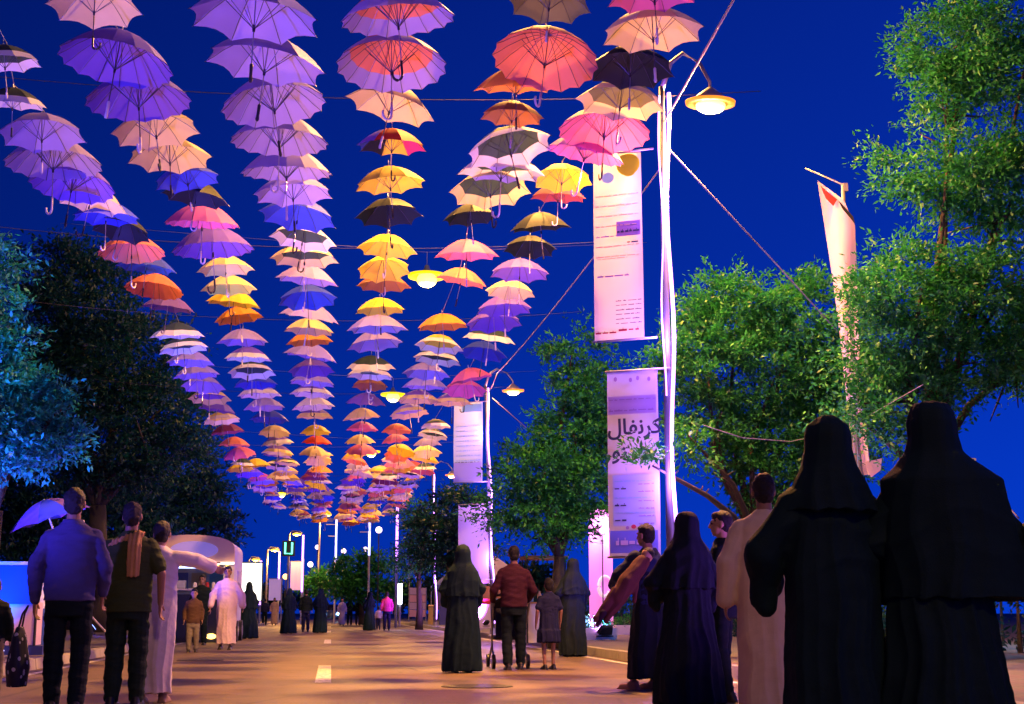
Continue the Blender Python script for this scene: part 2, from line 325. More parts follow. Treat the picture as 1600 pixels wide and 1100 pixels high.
tree('pavement_tree', 'large green tree with two crown tiers behind the tall white flag', at_y(1420, 957, 11.2)*1.0 - Vector((0, 0, .64)),
     [blob(1510, 60, 10.6, 100, 60), blob(1600, 110, 10.4, 100, 70), blob(1480, 150, 10.6, 60, 30), blob(1480, 260, 10.2, 115, 38), blob(1590, 290, 10.4, 100, 55),
      blob(1440, 450, 10.0, 105, 65), blob(1560, 480, 10.3, 120, 90), blob(1390, 540, 10.2, 75, 50), blob(1500, 570, 10.2, 85, 50), blob(1410, 620, 10.3, 80, 45), blob(1350, 660, 10.5, 50, 60), blob(1660, 520, 10.6, 100, 100)], 560, 170, .072, LEAF, 11, .15, 'trees along the right pavement', .40)
tree('pavement_tree', 'rounded green tree just past the lit banner pole', at_y(1180, 957, 12.4) - Vector((0, 0, .64)),
     [blob(1020, 728, 9.25, 12, 20, .2), blob(1075, 680, 10.9, 30, 26, .5), blob(1150, 500, 12.2, 90, 62), blob(1240, 490, 12.4, 90, 58), blob(1105, 570, 11.8, 75, 52), blob(1210, 590, 12.2, 110, 70), blob(1120, 660, 12.0, 70, 50), blob(1220, 690, 12.3, 90, 55), blob(1190, 740, 12.2, 60, 40), blob(1300, 600, 12.4, 80, 80), blob(1290, 700, 12.4, 60, 60)], 400, 165, .078, LEAF, 12, .11, 'trees along the right pavement', .36)
tree('pavement_tree', 'slim tree with spiky top between the two banner poles', at_y(870, 957, 17.5) - Vector((0, 0, .64)),
     [blob(895, 545, 17.5, 38, 30), blob(920, 600, 17.5, 58, 40), blob(895, 660, 17.4, 52, 38), blob(950, 690, 17.6, 45, 45), blob(850, 730, 17.3, 60, 38), blob(915, 760, 17.5, 65, 40), blob(800, 790, 17.4, 45, 35), blob(860, 810, 17.5, 60, 30)], 260, 150, .095, LEAF, 13, .15, 'trees along the right pavement', .42)
tree('pavement_tree', 'small dark tree behind the woman in the middle of the road', at_y(705, 957, 27) - Vector((0, 0, .64)),
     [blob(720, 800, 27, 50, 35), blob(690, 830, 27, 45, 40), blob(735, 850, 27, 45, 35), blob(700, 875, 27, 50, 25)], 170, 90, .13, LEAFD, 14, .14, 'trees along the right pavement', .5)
tree('pavement_tree', 'yellow green tree beside the far lit columns', at_y(655, 957, 37) - Vector((0, 0, .64)),
     [blob(650, 808, 37, 24, 26), blob(665, 835, 37, 30, 30), blob(640, 870, 37, 32, 24)], 110, 60, .14, LEAF, 15, .14, 'trees along the right pavement', .5)
tree('roadside_tree', 'low rounded tree in the distance at the end of the street', at_y(565, 957, 52) - Vector((0, 0, .64)),
     [blob(560, 885, 52, 36, 22), blob(590, 900, 52, 40, 26), blob(535, 910, 52, 28, 22), blob(565, 918, 52, 45, 18)], 150, 45, .26, LEAF, 16, .16, None, .6)
tree('roadside_tree', 'tiny yellow lit tree far down the street', at_y(500, 957, 60) - Vector((0, 0, .64)),
     [blob(500, 906, 60, 22, 14), blob(488, 918, 60, 18, 12)], 60, 40, .28, LEAF, 17, .14, None, .6)
tree('shade_tree', 'huge dark tree overhanging the roadside behind the stalls', at_y(150, 957, 29) - Vector((0, 0, .64)),
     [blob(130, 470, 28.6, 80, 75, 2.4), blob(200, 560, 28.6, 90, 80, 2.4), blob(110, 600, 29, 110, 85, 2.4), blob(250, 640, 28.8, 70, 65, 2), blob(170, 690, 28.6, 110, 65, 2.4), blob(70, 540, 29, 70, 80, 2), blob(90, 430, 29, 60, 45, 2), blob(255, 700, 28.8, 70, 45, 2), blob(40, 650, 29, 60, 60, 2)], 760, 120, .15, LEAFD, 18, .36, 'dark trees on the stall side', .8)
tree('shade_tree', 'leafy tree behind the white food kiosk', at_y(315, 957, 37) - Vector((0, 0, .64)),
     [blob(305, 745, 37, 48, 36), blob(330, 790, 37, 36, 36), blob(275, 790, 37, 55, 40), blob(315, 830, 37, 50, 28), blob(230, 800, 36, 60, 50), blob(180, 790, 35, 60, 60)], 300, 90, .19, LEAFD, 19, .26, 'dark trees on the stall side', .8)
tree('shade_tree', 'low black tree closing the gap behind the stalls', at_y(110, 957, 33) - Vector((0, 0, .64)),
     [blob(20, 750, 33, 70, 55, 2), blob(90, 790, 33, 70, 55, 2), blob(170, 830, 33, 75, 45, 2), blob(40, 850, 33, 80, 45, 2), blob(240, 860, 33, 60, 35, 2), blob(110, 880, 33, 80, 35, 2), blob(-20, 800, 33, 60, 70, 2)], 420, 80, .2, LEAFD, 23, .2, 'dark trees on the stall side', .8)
tree('shade_tree', 'tree washed in cyan light at the picture edge', at_y(-30, 957, 12.5) - Vector((0, 0, .64)),
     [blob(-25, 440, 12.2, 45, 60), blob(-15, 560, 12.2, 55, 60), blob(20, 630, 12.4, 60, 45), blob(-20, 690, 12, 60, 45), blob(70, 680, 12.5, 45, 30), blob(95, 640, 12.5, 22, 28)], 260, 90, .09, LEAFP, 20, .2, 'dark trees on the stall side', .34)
for i, (px, Y, w, h) in enumerate(((700, 75, 60, 26), (760, 80, 60, 30), (640, 90, 50, 18), (430, 100, 60, 16), (350, 80, 70, 30), (840, 60, 60, 35), (270, 70, 60, 36))):
    c = at_y(px, 950-h, Y)
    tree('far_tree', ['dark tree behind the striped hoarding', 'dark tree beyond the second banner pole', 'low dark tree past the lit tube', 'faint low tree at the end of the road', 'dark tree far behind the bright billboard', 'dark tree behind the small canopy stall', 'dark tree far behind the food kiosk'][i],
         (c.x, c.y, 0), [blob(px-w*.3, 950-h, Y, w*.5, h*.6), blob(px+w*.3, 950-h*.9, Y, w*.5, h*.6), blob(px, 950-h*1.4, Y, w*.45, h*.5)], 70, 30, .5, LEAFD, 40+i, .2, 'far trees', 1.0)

IRON = mat('cast_iron', (.05, .045, .045), .45, .7, var=.3, scale=20, bump=.6, bscale=70)
for x, y, l in ((1.55, 15.2, 'round iron manhole cover right of the nearest centre dash'), (-2.1, 24.0, 'round iron manhole cover on the stall side lane'), (2.6, 38.0, 'distant round iron manhole cover on the banner side lane')):
    r = empty('manhole_cover', (x, y, 0)); tag(r, l, 'manhole cover', 'manhole covers'); MB().lathe([(.38, .001), (.38, .008), (.34, .010)], 28).build('frame', IRON, r); MB().lathe([(.325, .002), (.325, .007)], 28).build('lid', IRON, r)

def hedge(label, x, y0, y1, h, seed):
    r = empty('hedge', (x, (y0+y1)/2, .12)); tag(r, label, 'hedge', 'clipped dark hedges'); L = y1-y0; n = int(L/1.6)
    bl = [(random.uniform(-.15, .15), -L/2+L*(i+.5)/n, h*random.uniform(.40, .55), .55, 1.0, h*random.uniform(.48, .6)) for i in range(n)]
    for i in range(n): MB().tube([(0, bl[i][1], -.1), (.05, bl[i][1]+.1, h*.5)], [.05, .02], 6).build('stem', BARK, r)
    leaf_cloud('foliage', bl, n*16, 55, .12, LEAFD, r, seed, .42)
hedge('long dark hedge at the back of the banner side pavement', 11.2, 15, 75, 1.75, 501)
hedge('long dark hedge at the back of the stall side pavement', -10.6, 20, 75, 1.9, 502)

# ================================================================== LIT POLES, BANNERS, LAMPS, CABLES
STEEL = mat('galvanised_steel', (.42, .42, .45), .45, .6, var=.15, scale=12)
DARKM = mat('dark_metal', (.03, .03, .035), .5, .3)
POLEM = mat('pole_grey', (.13, .13, .17), .5, .3, var=.2, scale=14)
LEDV = mat('led_violet', (.8, .7, 1), .4, emit=(.56, .22, 1.0), estr=4.2)
LEDB = mat('led_blue', (.7, .8, 1), .4, emit=(.26, .34, 1.0), estr=3.2)
SODIUM = (1.0, .36, .10); SODIUM_Y = (1.0, .45, .09)
BULBO = mat('lamp_glass_orange', (1, .8, .5), .3, emit=(1.0, .50, .14), estr=4)
BULBY = mat('lamp_glass_yellow', (1, .9, .4), .3, emit=(1.0, .80, .09), estr=3.6)
HALO_O = mat('halo_ring_orange', (.02, .004, 0), .6, emit=(1.0, .24, .015), estr=1.8)  # glowing ring that stands in for the orange halo round a lamp
HALO_Y = mat('halo_ring_yellow', (.02, .012, 0), .6, emit=(.9, .66, .0), estr=1.6)  # same for the yellow halo of the slung lamps
BULBF = mat('far_lamp_glass', (1, .8, .2), .3, emit=(1.0, .70, .04), estr=1.7)
BULBW = mat('lamp_glass_white', (1, .9, 1), .3, emit=(1.0, .75, .95), estr=2)
BULBP = mat('lamp_glass_pink', (1, .6, .9), .3, emit=(1.0, .45, .9), estr=10)
BULBC = mat('lamp_glass_cyan', (.5, .95, 1), .3, emit=(.2, .8, 1.0), estr=8)
FABW = mat('banner_vinyl', (.80, .72, .76), .55, var=.06, scale=3, trans=.25)
INK = mat('banner_ink', (.05, .06, .12), .7, trans=.3); INKV = mat('banner_violet_ink', (.38, .24, .55), .7, trans=.3); INKY = mat('banner_yellow_print', (.82, .85, .02), .6, trans=.4); INKG = mat('banner_pale_green_print', (.55, .74, .40), .6, trans=.4)
INKC = mat('banner_cyan_print', (.36, .66, .80), .6, trans=.4); INKO = mat('banner_peach_print', (.85, .66, .42), .6, trans=.4); INKR = mat('banner_red_print', (.6, .05, .08), .6, trans=.4); INKB = mat('banner_blue_print', (.22, .26, .75), .6, trans=.4)

def lean_matrix(root, lean): root.rotation_euler = (0, lean, 0)
def light_pole(name, label, base, height, lean=0.0, lamp=True, arm=1.3, led=LEDV, energy=0, bulb=BULBO, color=SODIUM, group='LED wrapped poles on the banner side', two=False, ledlow=.35):
    r = empty(name, base); tag(r, label, 'lamp post', group); r.rotation_euler = (0, lean, 0)
    MB().tube([(0, 0, 0), (0, 0, height*.5), (0, 0, height)], [.058, .048, .036], 12).build('pole', POLEM, r, True)
    MB().lathe([(.16, 0), (.16, .03), (.09, .05), (.085, .22)], 14).build('base_flange', STEEL, r)
    pts = [(.085*math.cos(t*.9), -.085 + .012*math.sin(t*1.3), ledlow+(height-ledlow)*t/26) for t in range(27)]
    pts = [(.045+.028*math.sin(t*.55), -.078, ledlow+(height-.1-ledlow)*t/26) for t in range(27)]
    MB().tube(pts, .024, 6).build('led_strip', led, r, True)
    if two: MB().tube([(-.05+.02*math.cos(t*.7), -.072, height*.45+(height*.53)*t/16) for t in range(17)], .010, 6).build('led_strip', led, r, True)
    if led is LEDV and name == 'banner_pole':
        for q in (.3, .55, .8): point_light('led_light', (.02, -.30, height*q), 130, (.42, .16, 1.0), .12, r)
    if lamp:
        MB().tube([(0, 0, height-.05), (.12, 0, height+.32), (arm*.45, 0, height+.46), (arm*.8, 0, height+.34), (arm, 0, height+.10), (arm*1.0, 0, height-.02)], [.035, .03, .026, .024, .022, .02], 8).build('lamp_arm', STEEL, r, True)
        h = MB().loft([(height-.18, arm, 0, .21, .13, 0, 0, 0), (height-.10, arm, 0, .19, .12, 0, 0, 0), (height-.03, arm, 0, .10, .07, 0, 0, 0), (height+.02, arm, 0, .035, .035, 0, 0, 0)], 14).build('lamp_head', STEEL, r, True)
        MB().ell((arm, 0, height-.22), (.19, .14, .09)).build('lamp_glass', bulb, h, True); MB().loft([(height-.175, arm, 0, .07, .05, 0, 0, 0), (height-.205, arm, 0, .31, .21, 0, 0, 0), (height-.16, arm, 0, .32, .22, 0, 0, 0)], 20).build('halo_ring', HALO_O, h, True)
        if energy: point_light('lamp_light', (arm, 0, height-.34), energy, color, .12, r)
    return r
def wire(name, label, pts, r=.010, m=None, cat='cable', group=None, sag=0.0, n=14):
    P = []
    for a, b in zip(pts[:-1], pts[1:]):
        a, b = Vector(a), Vector(b)
        for i in range(n): t = i/n; P.append(a.lerp(b, t)-Vector((0, 0, sag*4*t*(1-t))))
    P.append(Vector(pts[-1])); o = MB().tube(P, r, 5).build(name, m or CABLE, None, True); tag(o, label, cat, group); return o
CABLE = mat('steel_cable', (.20, .20, .28), .6, 0); CABLED = mat('dark_cable', (.03, .03, .05), .7, 0)

P1 = at_y(1049, 900, 9.6); P1.z = .12
P2 = at_y(771, 930, 23.5); P2.z = .12
P3 = at_y(681, 940, 38.0); P3.z = .12
POLE1_H = at_y(1011, 135, 9.6).z-.12
light_pole('banner_pole', 'tall LED wrapped pole carrying the two largest banners', P1, POLE1_H, 0, True, .62, energy=3800, two=True)
light_pole('banner_pole', 'second LED wrapped pole with a pale cyan banner', P2, at_y(756, 605, 23.5).z-.05, -.035, True, .8, energy=1500, bulb=BULBO)
light_pole('banner_pole', 'third thin pole in front of the far trees', P3, 7.0, -.03, True, .9, energy=900)

def text_marks(parent, u0, u1, v, h, m, words=6, seed=0, y=-.006):
    """one row of print too small to read: ragged little word shapes"""
    rd = random.Random(seed); mb = MB(); x = u0
    while x < u1-.01:
        w = min(rd.uniform(.03, .11), u1-x)
        mb.box((x+w/2, y, v+rd.uniform(-.002, .002)), (w, .002, h*rd.uniform(.55, 1)))
        if rd.random() < .6: mb.box((x+w*rd.uniform(.3, .8), y, v+h*.7), (.008, .002, h*.6))
        x += w+rd.uniform(.010, .025)
    return mb.build('print_row', m, parent)
def arabic(parent, glyphs, u, v, size, m, y=-.008):
    c = bpy.data.curves.new('t', 'FONT'); c.body = glyphs; c.size = size; c.align_x = 'CENTER'; c.extrude = .001; c.offset = .004*size/.2
    o = bpy.data.objects.new('t', c); TMP.collection.objects.link(o); TMP.view_layers[0].update(); dg = TMP.view_layers[0].depsgraph; me = bpy.data.meshes.new_from_object(o.evaluated_get(dg)); bpy.data.objects.remove(o)
    me.materials.clear(); me.materials.append(m); me.name = 'lettering'; t = link('lettering', me, parent); t.location = (u, y, v); t.rotation_euler = (PI/2, 0, 0); return t
def banner(name, label, anchor, ang, w, h, print_fn, cm=None, group='street banners', seed=0, wave=.02, torn=False):
    """vinyl banner hung from the pole; local x runs from the free edge (0) to the pole edge (w), z down from 0"""
    r = empty(name, anchor); tag(r, label, 'banner', group); r.rotation_euler = (0, 0, ang)
    nx, nz = 14, 30; vs, fs = [], []
    for j in range(nz+1):
        for i in range(nx+1):
            u, v = i/nx, j/nz; b_ = 0.0
            if torn and j == 0: b_ = -.10*abs(math.sin(u*9))
            vs.append((u*w, wave*(math.sin(u*3+v*5+seed)*.5+math.sin(v*9+seed*2)*.25*(1-u)), -v*h+b_))
    for j in range(nz):
        for i in range(nx): a = j*(nx+1)+i; fs.append((a, a+1, a+nx+2, a+nx+1))
    MB().add(vs, fs).build('cloth', cm or FABW, r, True)
    for z in (.012, -h-.012): MB().tube([(-.02, 0, z), (w+.16, 0, z)], .014, 8).build('rod', STEEL, r, True)
    if print_fn: print_fn(r, w, h)
    return r
PATCH_Y = -.024
def patch(r, u0, u1, z0, z1, m, y=PATCH_Y, n=6, name='print_patch'):
    mb = MB(); vs = []; fs = []
    for j in range(n+1):
        for i in range(n+1): vs.append((u0+(u1-u0)*i/n, y, z0+(z1-z0)*j/n))
    for j in range(n):
        for i in range(n): a = j*(n+1)+i; fs.append((a, a+1, a+n+2, a+n+1))
    return MB().add(vs, fs).build(name, m, r)
def disc(r, u, z, ru, rz, m, y=PATCH_Y-.002, seg=20, name='print_patch'):
    return MB().add([(u+ru*math.cos(2*PI*k/seg), y, z+rz*math.sin(2*PI*k/seg)) for k in range(seg)], [tuple(range(seg))[::-1]]).build(name, m, r)
def print_upper(r, w, h):
    disc(r, w*.72, -h*.055, w*.25, h*.045, INKG); disc(r, w*.74, -h*.07, w*.24, h*.06, INKY, PATCH_Y-.004); disc(r, w*.76, -h*.11, w*.13, h*.025, INKY, PATCH_Y-.005)
    disc(r, w*.32, -h*.13, w*.13, h*.03, INKC)
    for i in range(7): text_marks(r, w*.06, w*.94, -h*(.23+.055*i), .016, INKO if i != 4 else INKV, seed=i, y=PATCH_Y-.002)
    patch(r, w*.48, w*.97, -h*.455, -h*.375, INKV); text_marks(r, w*.5, w*.95, -h*.43, .028, INK, seed=31, y=PATCH_Y-.004); text_marks(r, w*.7, w*.92, -h*.49, .022, INK, seed=32, y=PATCH_Y-.003)
    text_marks(r, w*.08, w*.75, -h*.665, .022, INKV, seed=33, y=PATCH_Y-.003); text_marks(r, w*.08, w*.7, -h*.57, .014, INKO, seed=39, y=PATCH_Y-.003)
    for i in range(6): text_marks(r, w*.45, w*.97, -h*(.80+.024*i), .010, INK, seed=50+i, y=PATCH_Y-.002)
    text_marks(r, w*.03, w*.45, -h*.965, .022, INKR, seed=61, y=PATCH_Y-.002); text_marks(r, w*.5, w*.95, -h*.955, .026, INKR, seed=62, y=PATCH_Y-.002)
def print_lower(r, w, h):
    for i, u in enumerate((.18, .48, .62, .84)): disc(r, w*u, -h*(.04+.008*(i % 2)), .02, .028, INKV)
    text_marks(r, w*.05, w*.97, -h*.155, .012, INKV, seed=3, y=PATCH_Y-.003); text_marks(r, w*.05, w*.97, -h*.215, .02, INKV, seed=4, y=PATCH_Y-.003)
    patch(r, w*.03, w*.97, -h*.235, -h*.135, mat('banner_lilac_band', (.52, .40, .74), .6, trans=.4))
    arabic(r, '\ufedd\ufe8e\ufed4\ufee7\ufeae\ufedb', w*.54, -h*.345, .26, INK, PATCH_Y-.006)
    arabic(r, '\ufeee\ufe98', w*.26, -h*.475, .26, INK, PATCH_Y-.006)
    patch(r, w*.1, w*.93, -h*.84, -h*.565, mat('banner_pale_blue_field', (.50, .62, .88), .6, trans=.4))
    for i, v in enumerate((.60, .64, .69, .73, .77, .81)):
        text_marks(r, w*.14, w*(.36 if i % 2 else .9), -h*v, .024 if i % 2 else .012, INK if i % 2 else INKC, seed=70+i, y=PATCH_Y-.004)
        text_marks(r, w*.6, w*.9, -h*(v+.018), .012, INKV, seed=80+i, y=PATCH_Y-.004)
    disc(r, w*.5, -h*.845, .03, .025, INKR, PATCH_Y-.006); disc(r, w*.38, -h*.85, .02, .02, INKV, PATCH_Y-.006)
    patch(r, w*.04, w*.96, -h*.985, -h*.865, INKB); text_marks(r, w*.15, w*.8, -h*.93, .06, FABW, seed=91, y=PATCH_Y-.004)
def print_cyan(r, w, h):
    patch(r, w*.3, w*.97, -h*.12, -h*.02, INKC); 
    for i in range(8): text_marks(r, w*.1, w*.95, -h*(.3+.062*i), .03, INKC, seed=i+5, y=PATCH_Y-.004)
    patch(r, w*.02, w*.98, -h*.995, -h*.76, mat('banner_lilac_foot', (.52, .5, .80), .6, trans=.4)); text_marks(r, w*.05, w*.95, -h*.755, .02, INK, seed=77, y=PATCH_Y-.004)

LED_TINTED = mat('banner_led_tinted_vinyl', (.58, .56, .86), .55, var=.06, scale=3, trans=.3)  # blue LED light falling on the lower banner is put into this colour
BA = math.atan2(-.48, .87)          # banners swing back from the road: free edge farther away
bd = Vector((math.cos(BA), math.sin(BA), 0))
def hang(pole, Yp, px_l, px_r, py_top, py_bot):
    """banner between two photo columns on the pole's own plane: anchor is the free upper corner"""
    Zt = at_y(px_r, py_top, Yp).z; Zb = at_y(px_r, py_bot, Yp).z
    pr = at_y(px_r, (py_top+py_bot)/2, Yp); pr = Vector((pr.x, pole.y, 0))
    # width so that the free edge falls on px_l
    w = .5
    for _ in range(40):
        q = pr-bd*w; q.z = (Zt+Zb)/2; w += (proj(q)[0]-px_l)*.0015
    q = pr-bd*w; q.z = Zt; return q, w, Zt-Zb
q, w, h = hang(P1, 9.6, 928, 1004, 236, 527); banner('street_banner', 'upper white and yellow banner of the pole by the orange lamp', q, BA, w, h, print_upper, mat('banner_peach_vinyl', (.86, .80, .62), .55, var=.08, scale=2, trans=.3), seed=1)
q, w, h = hang(P1, 9.6, 950, 1030, 578, 868); banner('street_banner', 'lower white banner with large Arabic lettering on the near pole', q, BA, w, h, print_lower, LED_TINTED, seed=2)
q, w, h = hang(P2, 23.5, 708, 754, 628, 752); banner('street_banner', 'pale cyan upper banner on the second pole', q, BA, w, h, print_cyan, mat('banner_cyan_vinyl', (.55, .76, .84), .55, trans=.3), seed=3)
q, w, h = hang(P2, 23.5, 715, 764, 788, 905); banner('street_banner', 'torn LED tinted lower banner on the second pole', q, BA, w, h, None, LED_TINTED, seed=4, torn=True)

# feather flag and its mast
FP = at_y(1338, 760, 11.2); FP.z = .12
fl = empty('flag_mast', FP); tag(fl, 'tall white vertical flag with red corner on an angled arm', 'flag')
ft = at_y(1318, 290, 11.2).z-.12
MB().tube([(0, 0, 0), (0, 0, ft*.6), (0, 0, ft)], [.04, .034, .028], 10).build('pole', STEEL, fl, True)
MB().lathe([(.2, 0), (.2, .05), (.06, .07)], 14).build('base', STEEL, fl)
a0 = at_y(1320, 290, 11.2)-FP; a1 = at_y(1259, 263, 11.5)-FP
MB().tube([a0, a1], .013, 8).build('arm', STEEL, fl, True)
MB().box(a0+Vector((0, 0, -.03)), (.07, .06, .12)).build('bracket', STEEL, fl)
def flag_mesh():
    L = [(1277, 282), (1287, 345), (1300, 430), (1312, 520), (1322, 620), (1331, 700), (1345, 742)]
    Rr = [(1318, 312), (1336, 352), (1339, 430), (1342, 520), (1346, 620), (1356, 700), (1361, 742)]
    vs, fs = [], []; nx = 10; n = 36
    def lerp_list(Ls, t): x = t*(len(Ls)-1); i = min(int(x), len(Ls)-2); f = x-i; return (Ls[i][0]*(1-f)+Ls[i+1][0]*f, Ls[i][1]*(1-f)+Ls[i+1][1]*f)
    for j in range(n+1):
        t = j/n; l = lerp_list(L, t); r_ = lerp_list(Rr, t)
        for i in range(nx+1):
            s = i/nx; p = at_y(l[0]*(1-s)+r_[0]*s, l[1]*(1-s)+r_[1]*s, 11.15+.10*(1-s)+.05*math.sin(s*5+t*7)); vs.append(p-FP)
    for j in range(n):
        for i in range(nx): a = j*(nx+1)+i; fs.append((a, a+1, a+nx+2, a+nx+1))
    return MB().add(vs, fs)
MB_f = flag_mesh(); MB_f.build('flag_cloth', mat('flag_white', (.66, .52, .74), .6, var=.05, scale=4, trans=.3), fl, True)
FLR = mat('flag_red', (.45, .03, .03), .7); FLK = mat('flag_black', (.01, .01, .02), .7)
def flag_tri(name, m, pxs, Y):
    P_ = [at_y(x, y, Y)-FP for x, y in pxs]; MB().add(P_, [tuple(range(len(P_)))]).build(name, m, fl)
flag_tri('flag_corner', FLR, [(1282, 290), (1308, 312), (1302, 322), (1290, 310)], 11.1)
flag_tri('flag_corner', FLK, [(1310, 313), (1333, 338), (1336, 350), (1316, 326)], 11.1)
flag_tri('flag_foot', mat('flag_white', (.8, .7, .76)), [(1350, 722), (1378, 716), (1376, 735), (1361, 746)], 11.1)

# ---- sodium lamps slung over the carriageway
CABLE = mat('steel_cable', (.20, .20, .28), .6, 0); CABLED = mat('dark_cable', (.03, .03, .05), .7, 0)
def slung_lamp(label, loc, energy):
    r = empty('suspended_lamp', loc); tag(r, label, 'street lamp', 'lamps slung over the road')
    MB().lathe([(.04, .42), (.08, .38), (.10, .28), (.26, .12), (.28, .06)], 16).build('lamp_head', STEEL, r, True)
    MB().ell((0, 0, -.12), (.36, .36, .27)).build('lamp_glass', BULBY, r, True); MB().lathe([(.2, .06), (.66, -.04), (.67, .06)], 24).build('halo_ring', HALO_Y, r, True)
    MB().tube([(0, 0, .42), (0, 0, .9)], .012, 6).build('hanger', STEEL, r)
    point_light('lamp_light', (0, 0, -.45), energy, SODIUM_Y, .22, r)
    wire('lamp_cable', 'high thin wire holding the '+label.split(',')[0], [(-9.5, loc[1], LZ+1.5), (loc[0], loc[1], LZ+.88), (11, loc[1], LZ+1.5)], .007, group='high lamp wires', n=6); return r
LZ = 12.4
SL = [at_z(667, 432, LZ), at_z(614, 617, LZ), at_z(580, 706, LZ)]
_dy = SL[1].y-SL[0].y
SL = [Vector((SL[0].x, SL[0].y-2*_dy, LZ)), Vector((SL[0].x, SL[0].y-_dy, LZ))]+SL+[at_z(440, 771, LZ)]
for p, l, en in zip(SL, ('yellow street lamp slung behind the viewer', 'yellow street lamp slung above the nearest umbrellas, out of view overhead', 'brightest yellow lamp glowing between the fourth and fifth umbrella rows', 'yellow lamp half hidden among the umbrellas farther on', 'small yellow lamp glowing amid the far umbrellas', 'faint yellow lamp at the far end of the umbrellas'), (2600, 14000, 7500, 5200, 4500, 3500)):
    slung_lamp(l, p, en)
# ---- road lamps in the far distance
def far_lamp(label, px, py, Y, energy, bulb, color, arm=-.5, led=None):
    p = at_y(px, py, Y); r = empty('street_lamp', (p.x, p.y, 0)); tag(r, label, 'street lamp', 'distant street lamps'); h = p.z
    MB().tube([(0, 0, 0), (0, 0, h*.6), (0, 0, h-.1)], [.09, .075, .055], 8).build('pole', STEEL, r, True)
    MB().tube([(0, 0, h-.1), (-arm*.4, 0, h+.15), (-arm, 0, h+.12)], .04, 6).build('lamp_arm', STEEL, r, True)
    MB().loft([(h-.02, -arm, 0, .38, .2, 0, 0, 0), (h+.14, -arm, 0, .2, .12, 0, 0, 0)], 12).build('lamp_head', STEEL, r, True)
    MB().ell((-arm, 0, h-.06), (.3, .18, .11)).build('lamp_glass', bulb, r, True)
    if led: MB().tube([(.08, -.08, .5), (.08, -.08, h*.5), (.08, -.08, h-.4)], .035, 6).build('led_strip', led, r)
    if energy: point_light('lamp_light', (-arm, 0, h-.4), energy, color, .2, r)
for a in (('yellow lamp above the bright billboard', 389, 873, 62, 500, BULBF, SODIUM_Y), ('yellow lamp of the tallest post beside the billboard', 418, 858, 58, 900, BULBF, SODIUM_Y),
          ('yellow lamp over the green lit sign', 452, 833, 56, 1100, BULBF, SODIUM_Y), ('pale lamp just below the last umbrellas', 500, 803, 60, 900, BULBF, SODIUM_Y)): far_lamp(*a)
for lab, px, py, Y, b in (('round white lamp between the far columns', 537, 861, 66, BULBW), ('small white globe lamp above the far walkers', 485, 882, 60, BULBW), ('small white globe lamp near the green sign', 496, 855, 70, BULBW), ('orange globe lamp low beside the lilac sign', 446, 901, 62, BULBO), ('tiny white lamp right of the round lamp', 571, 858, 72, BULBW), ('white globe lamp beside the thin white column', 592, 828, 50, BULBW)):
    p = at_y(px, py, Y); r = empty('globe_lamp', (p.x, p.y, 0)); tag(r, lab, 'globe lamp', 'distant globe lamps')
    MB().tube([(0, 0, 0), (0, 0, p.z-.15)], .04, 6).build('pole', DARKM, r); MB().ell((0, 0, p.z), (.2, .2, .2)).build('globe', b, r, True)
for lab, px, y0, y1, Y, m in (('far blue white LED column rising over the road', 526, 808, 878, 58, LEDB), ('far blue white LED column beside the round tree', 578, 797, 868, 50, LEDB), ('violet LED column in front of the far leaves', 621, 788, 876, 44, LEDV),
                           ('violet LED column behind the far walkers', 474, 836, 925, 56, LEDV), ('thin white LED post next to the billboard', 408, 876, 945, 52, LEDV), ('thin lilac LED post between the billboard and lilac sign', 437, 862, 935, 60, LEDV)):
    t = at_y(px, y0, Y); b_ = at_y(px, y1, Y); r = empty('led_column', (t.x, t.y, 0)); tag(r, lab, 'light column', 'far LED columns')
    MB().tube([(0, 0, 0), (0, 0, t.z)], .07, 8).build('pole', STEEL, r); MB().box((0, -.10, (t.z+b_.z)/2), (.13, .03, t.z-b_.z)).build('led_strip', m, r)
    if px in (526, 578): MB().box((-.35, 0, t.z-.5), (.7, .05, .05)).build('arm', STEEL, r); MB().box((-.3, 0, t.z-1.3), (.5, .05, .05)).build('arm', STEEL, r)
t = at_y(625, 912, 40); r = empty('light_tube', (t.x, t.y, 0)); tag(r, 'short glowing white tube standing by the dark shrubs', 'light column')
MB().tube([(0, 0, .1), (0, 0, t.z)], .05, 8).build('pole', STEEL, r); MB().tube([(0, -.08, at_y(625, 944, 40).z), (0, -.08, t.z)], .10, 10).build('tube', mat('led_white', (1, 1, 1), emit=(.8, .85, 1), estr=12), r)

# ---- cables
top1 = P1+Vector((0, 0, POLE1_H-.75)); top2 = P2+Vector((-.25, 0, at_y(756, 612, 23.5).z-.2)); 
wire('guy_wire', 'white cable climbing from the banner pole past the orange lamp', [top1+Vector((.03, 0, .3)), at_y(1146, 0, 7.4), at_y(1215, -110, 6.6)], .013)
wire('guy_wire', 'white guy wire sloping from the banner pole into the tree', [top1+Vector((.03, 0, 0)), at_y(1216, 416, 11.2), at_y(1420, 640, 13)], .012)
wire('guy_wire', 'long cable between the two banner poles', [top1+Vector((-.03, 0, -.3)), at_y(776, 584, 22), top2], .011, sag=.12)
wire('guy_wire', 'short guy wire beside the second banner pole', [top2+Vector((.2, 0, -.1)), at_y(822, 668, 26)], .014)
wire('guy_wire', 'sagging wire tied to the white flag', [at_y(1098, 664, 8.9), at_y(1160, 684, 8.8), at_y(1235, 690, 10), at_y(1312, 674, 10.9), at_y(1360, 648, 10.2), at_y(1442, 601, 9.2)], .005, n=5)
wire('guy_wire', 'thin wire running behind the broad veiled woman', [at_y(1530, 742, 9.5), at_y(1592, 810, 9.2)], .012)

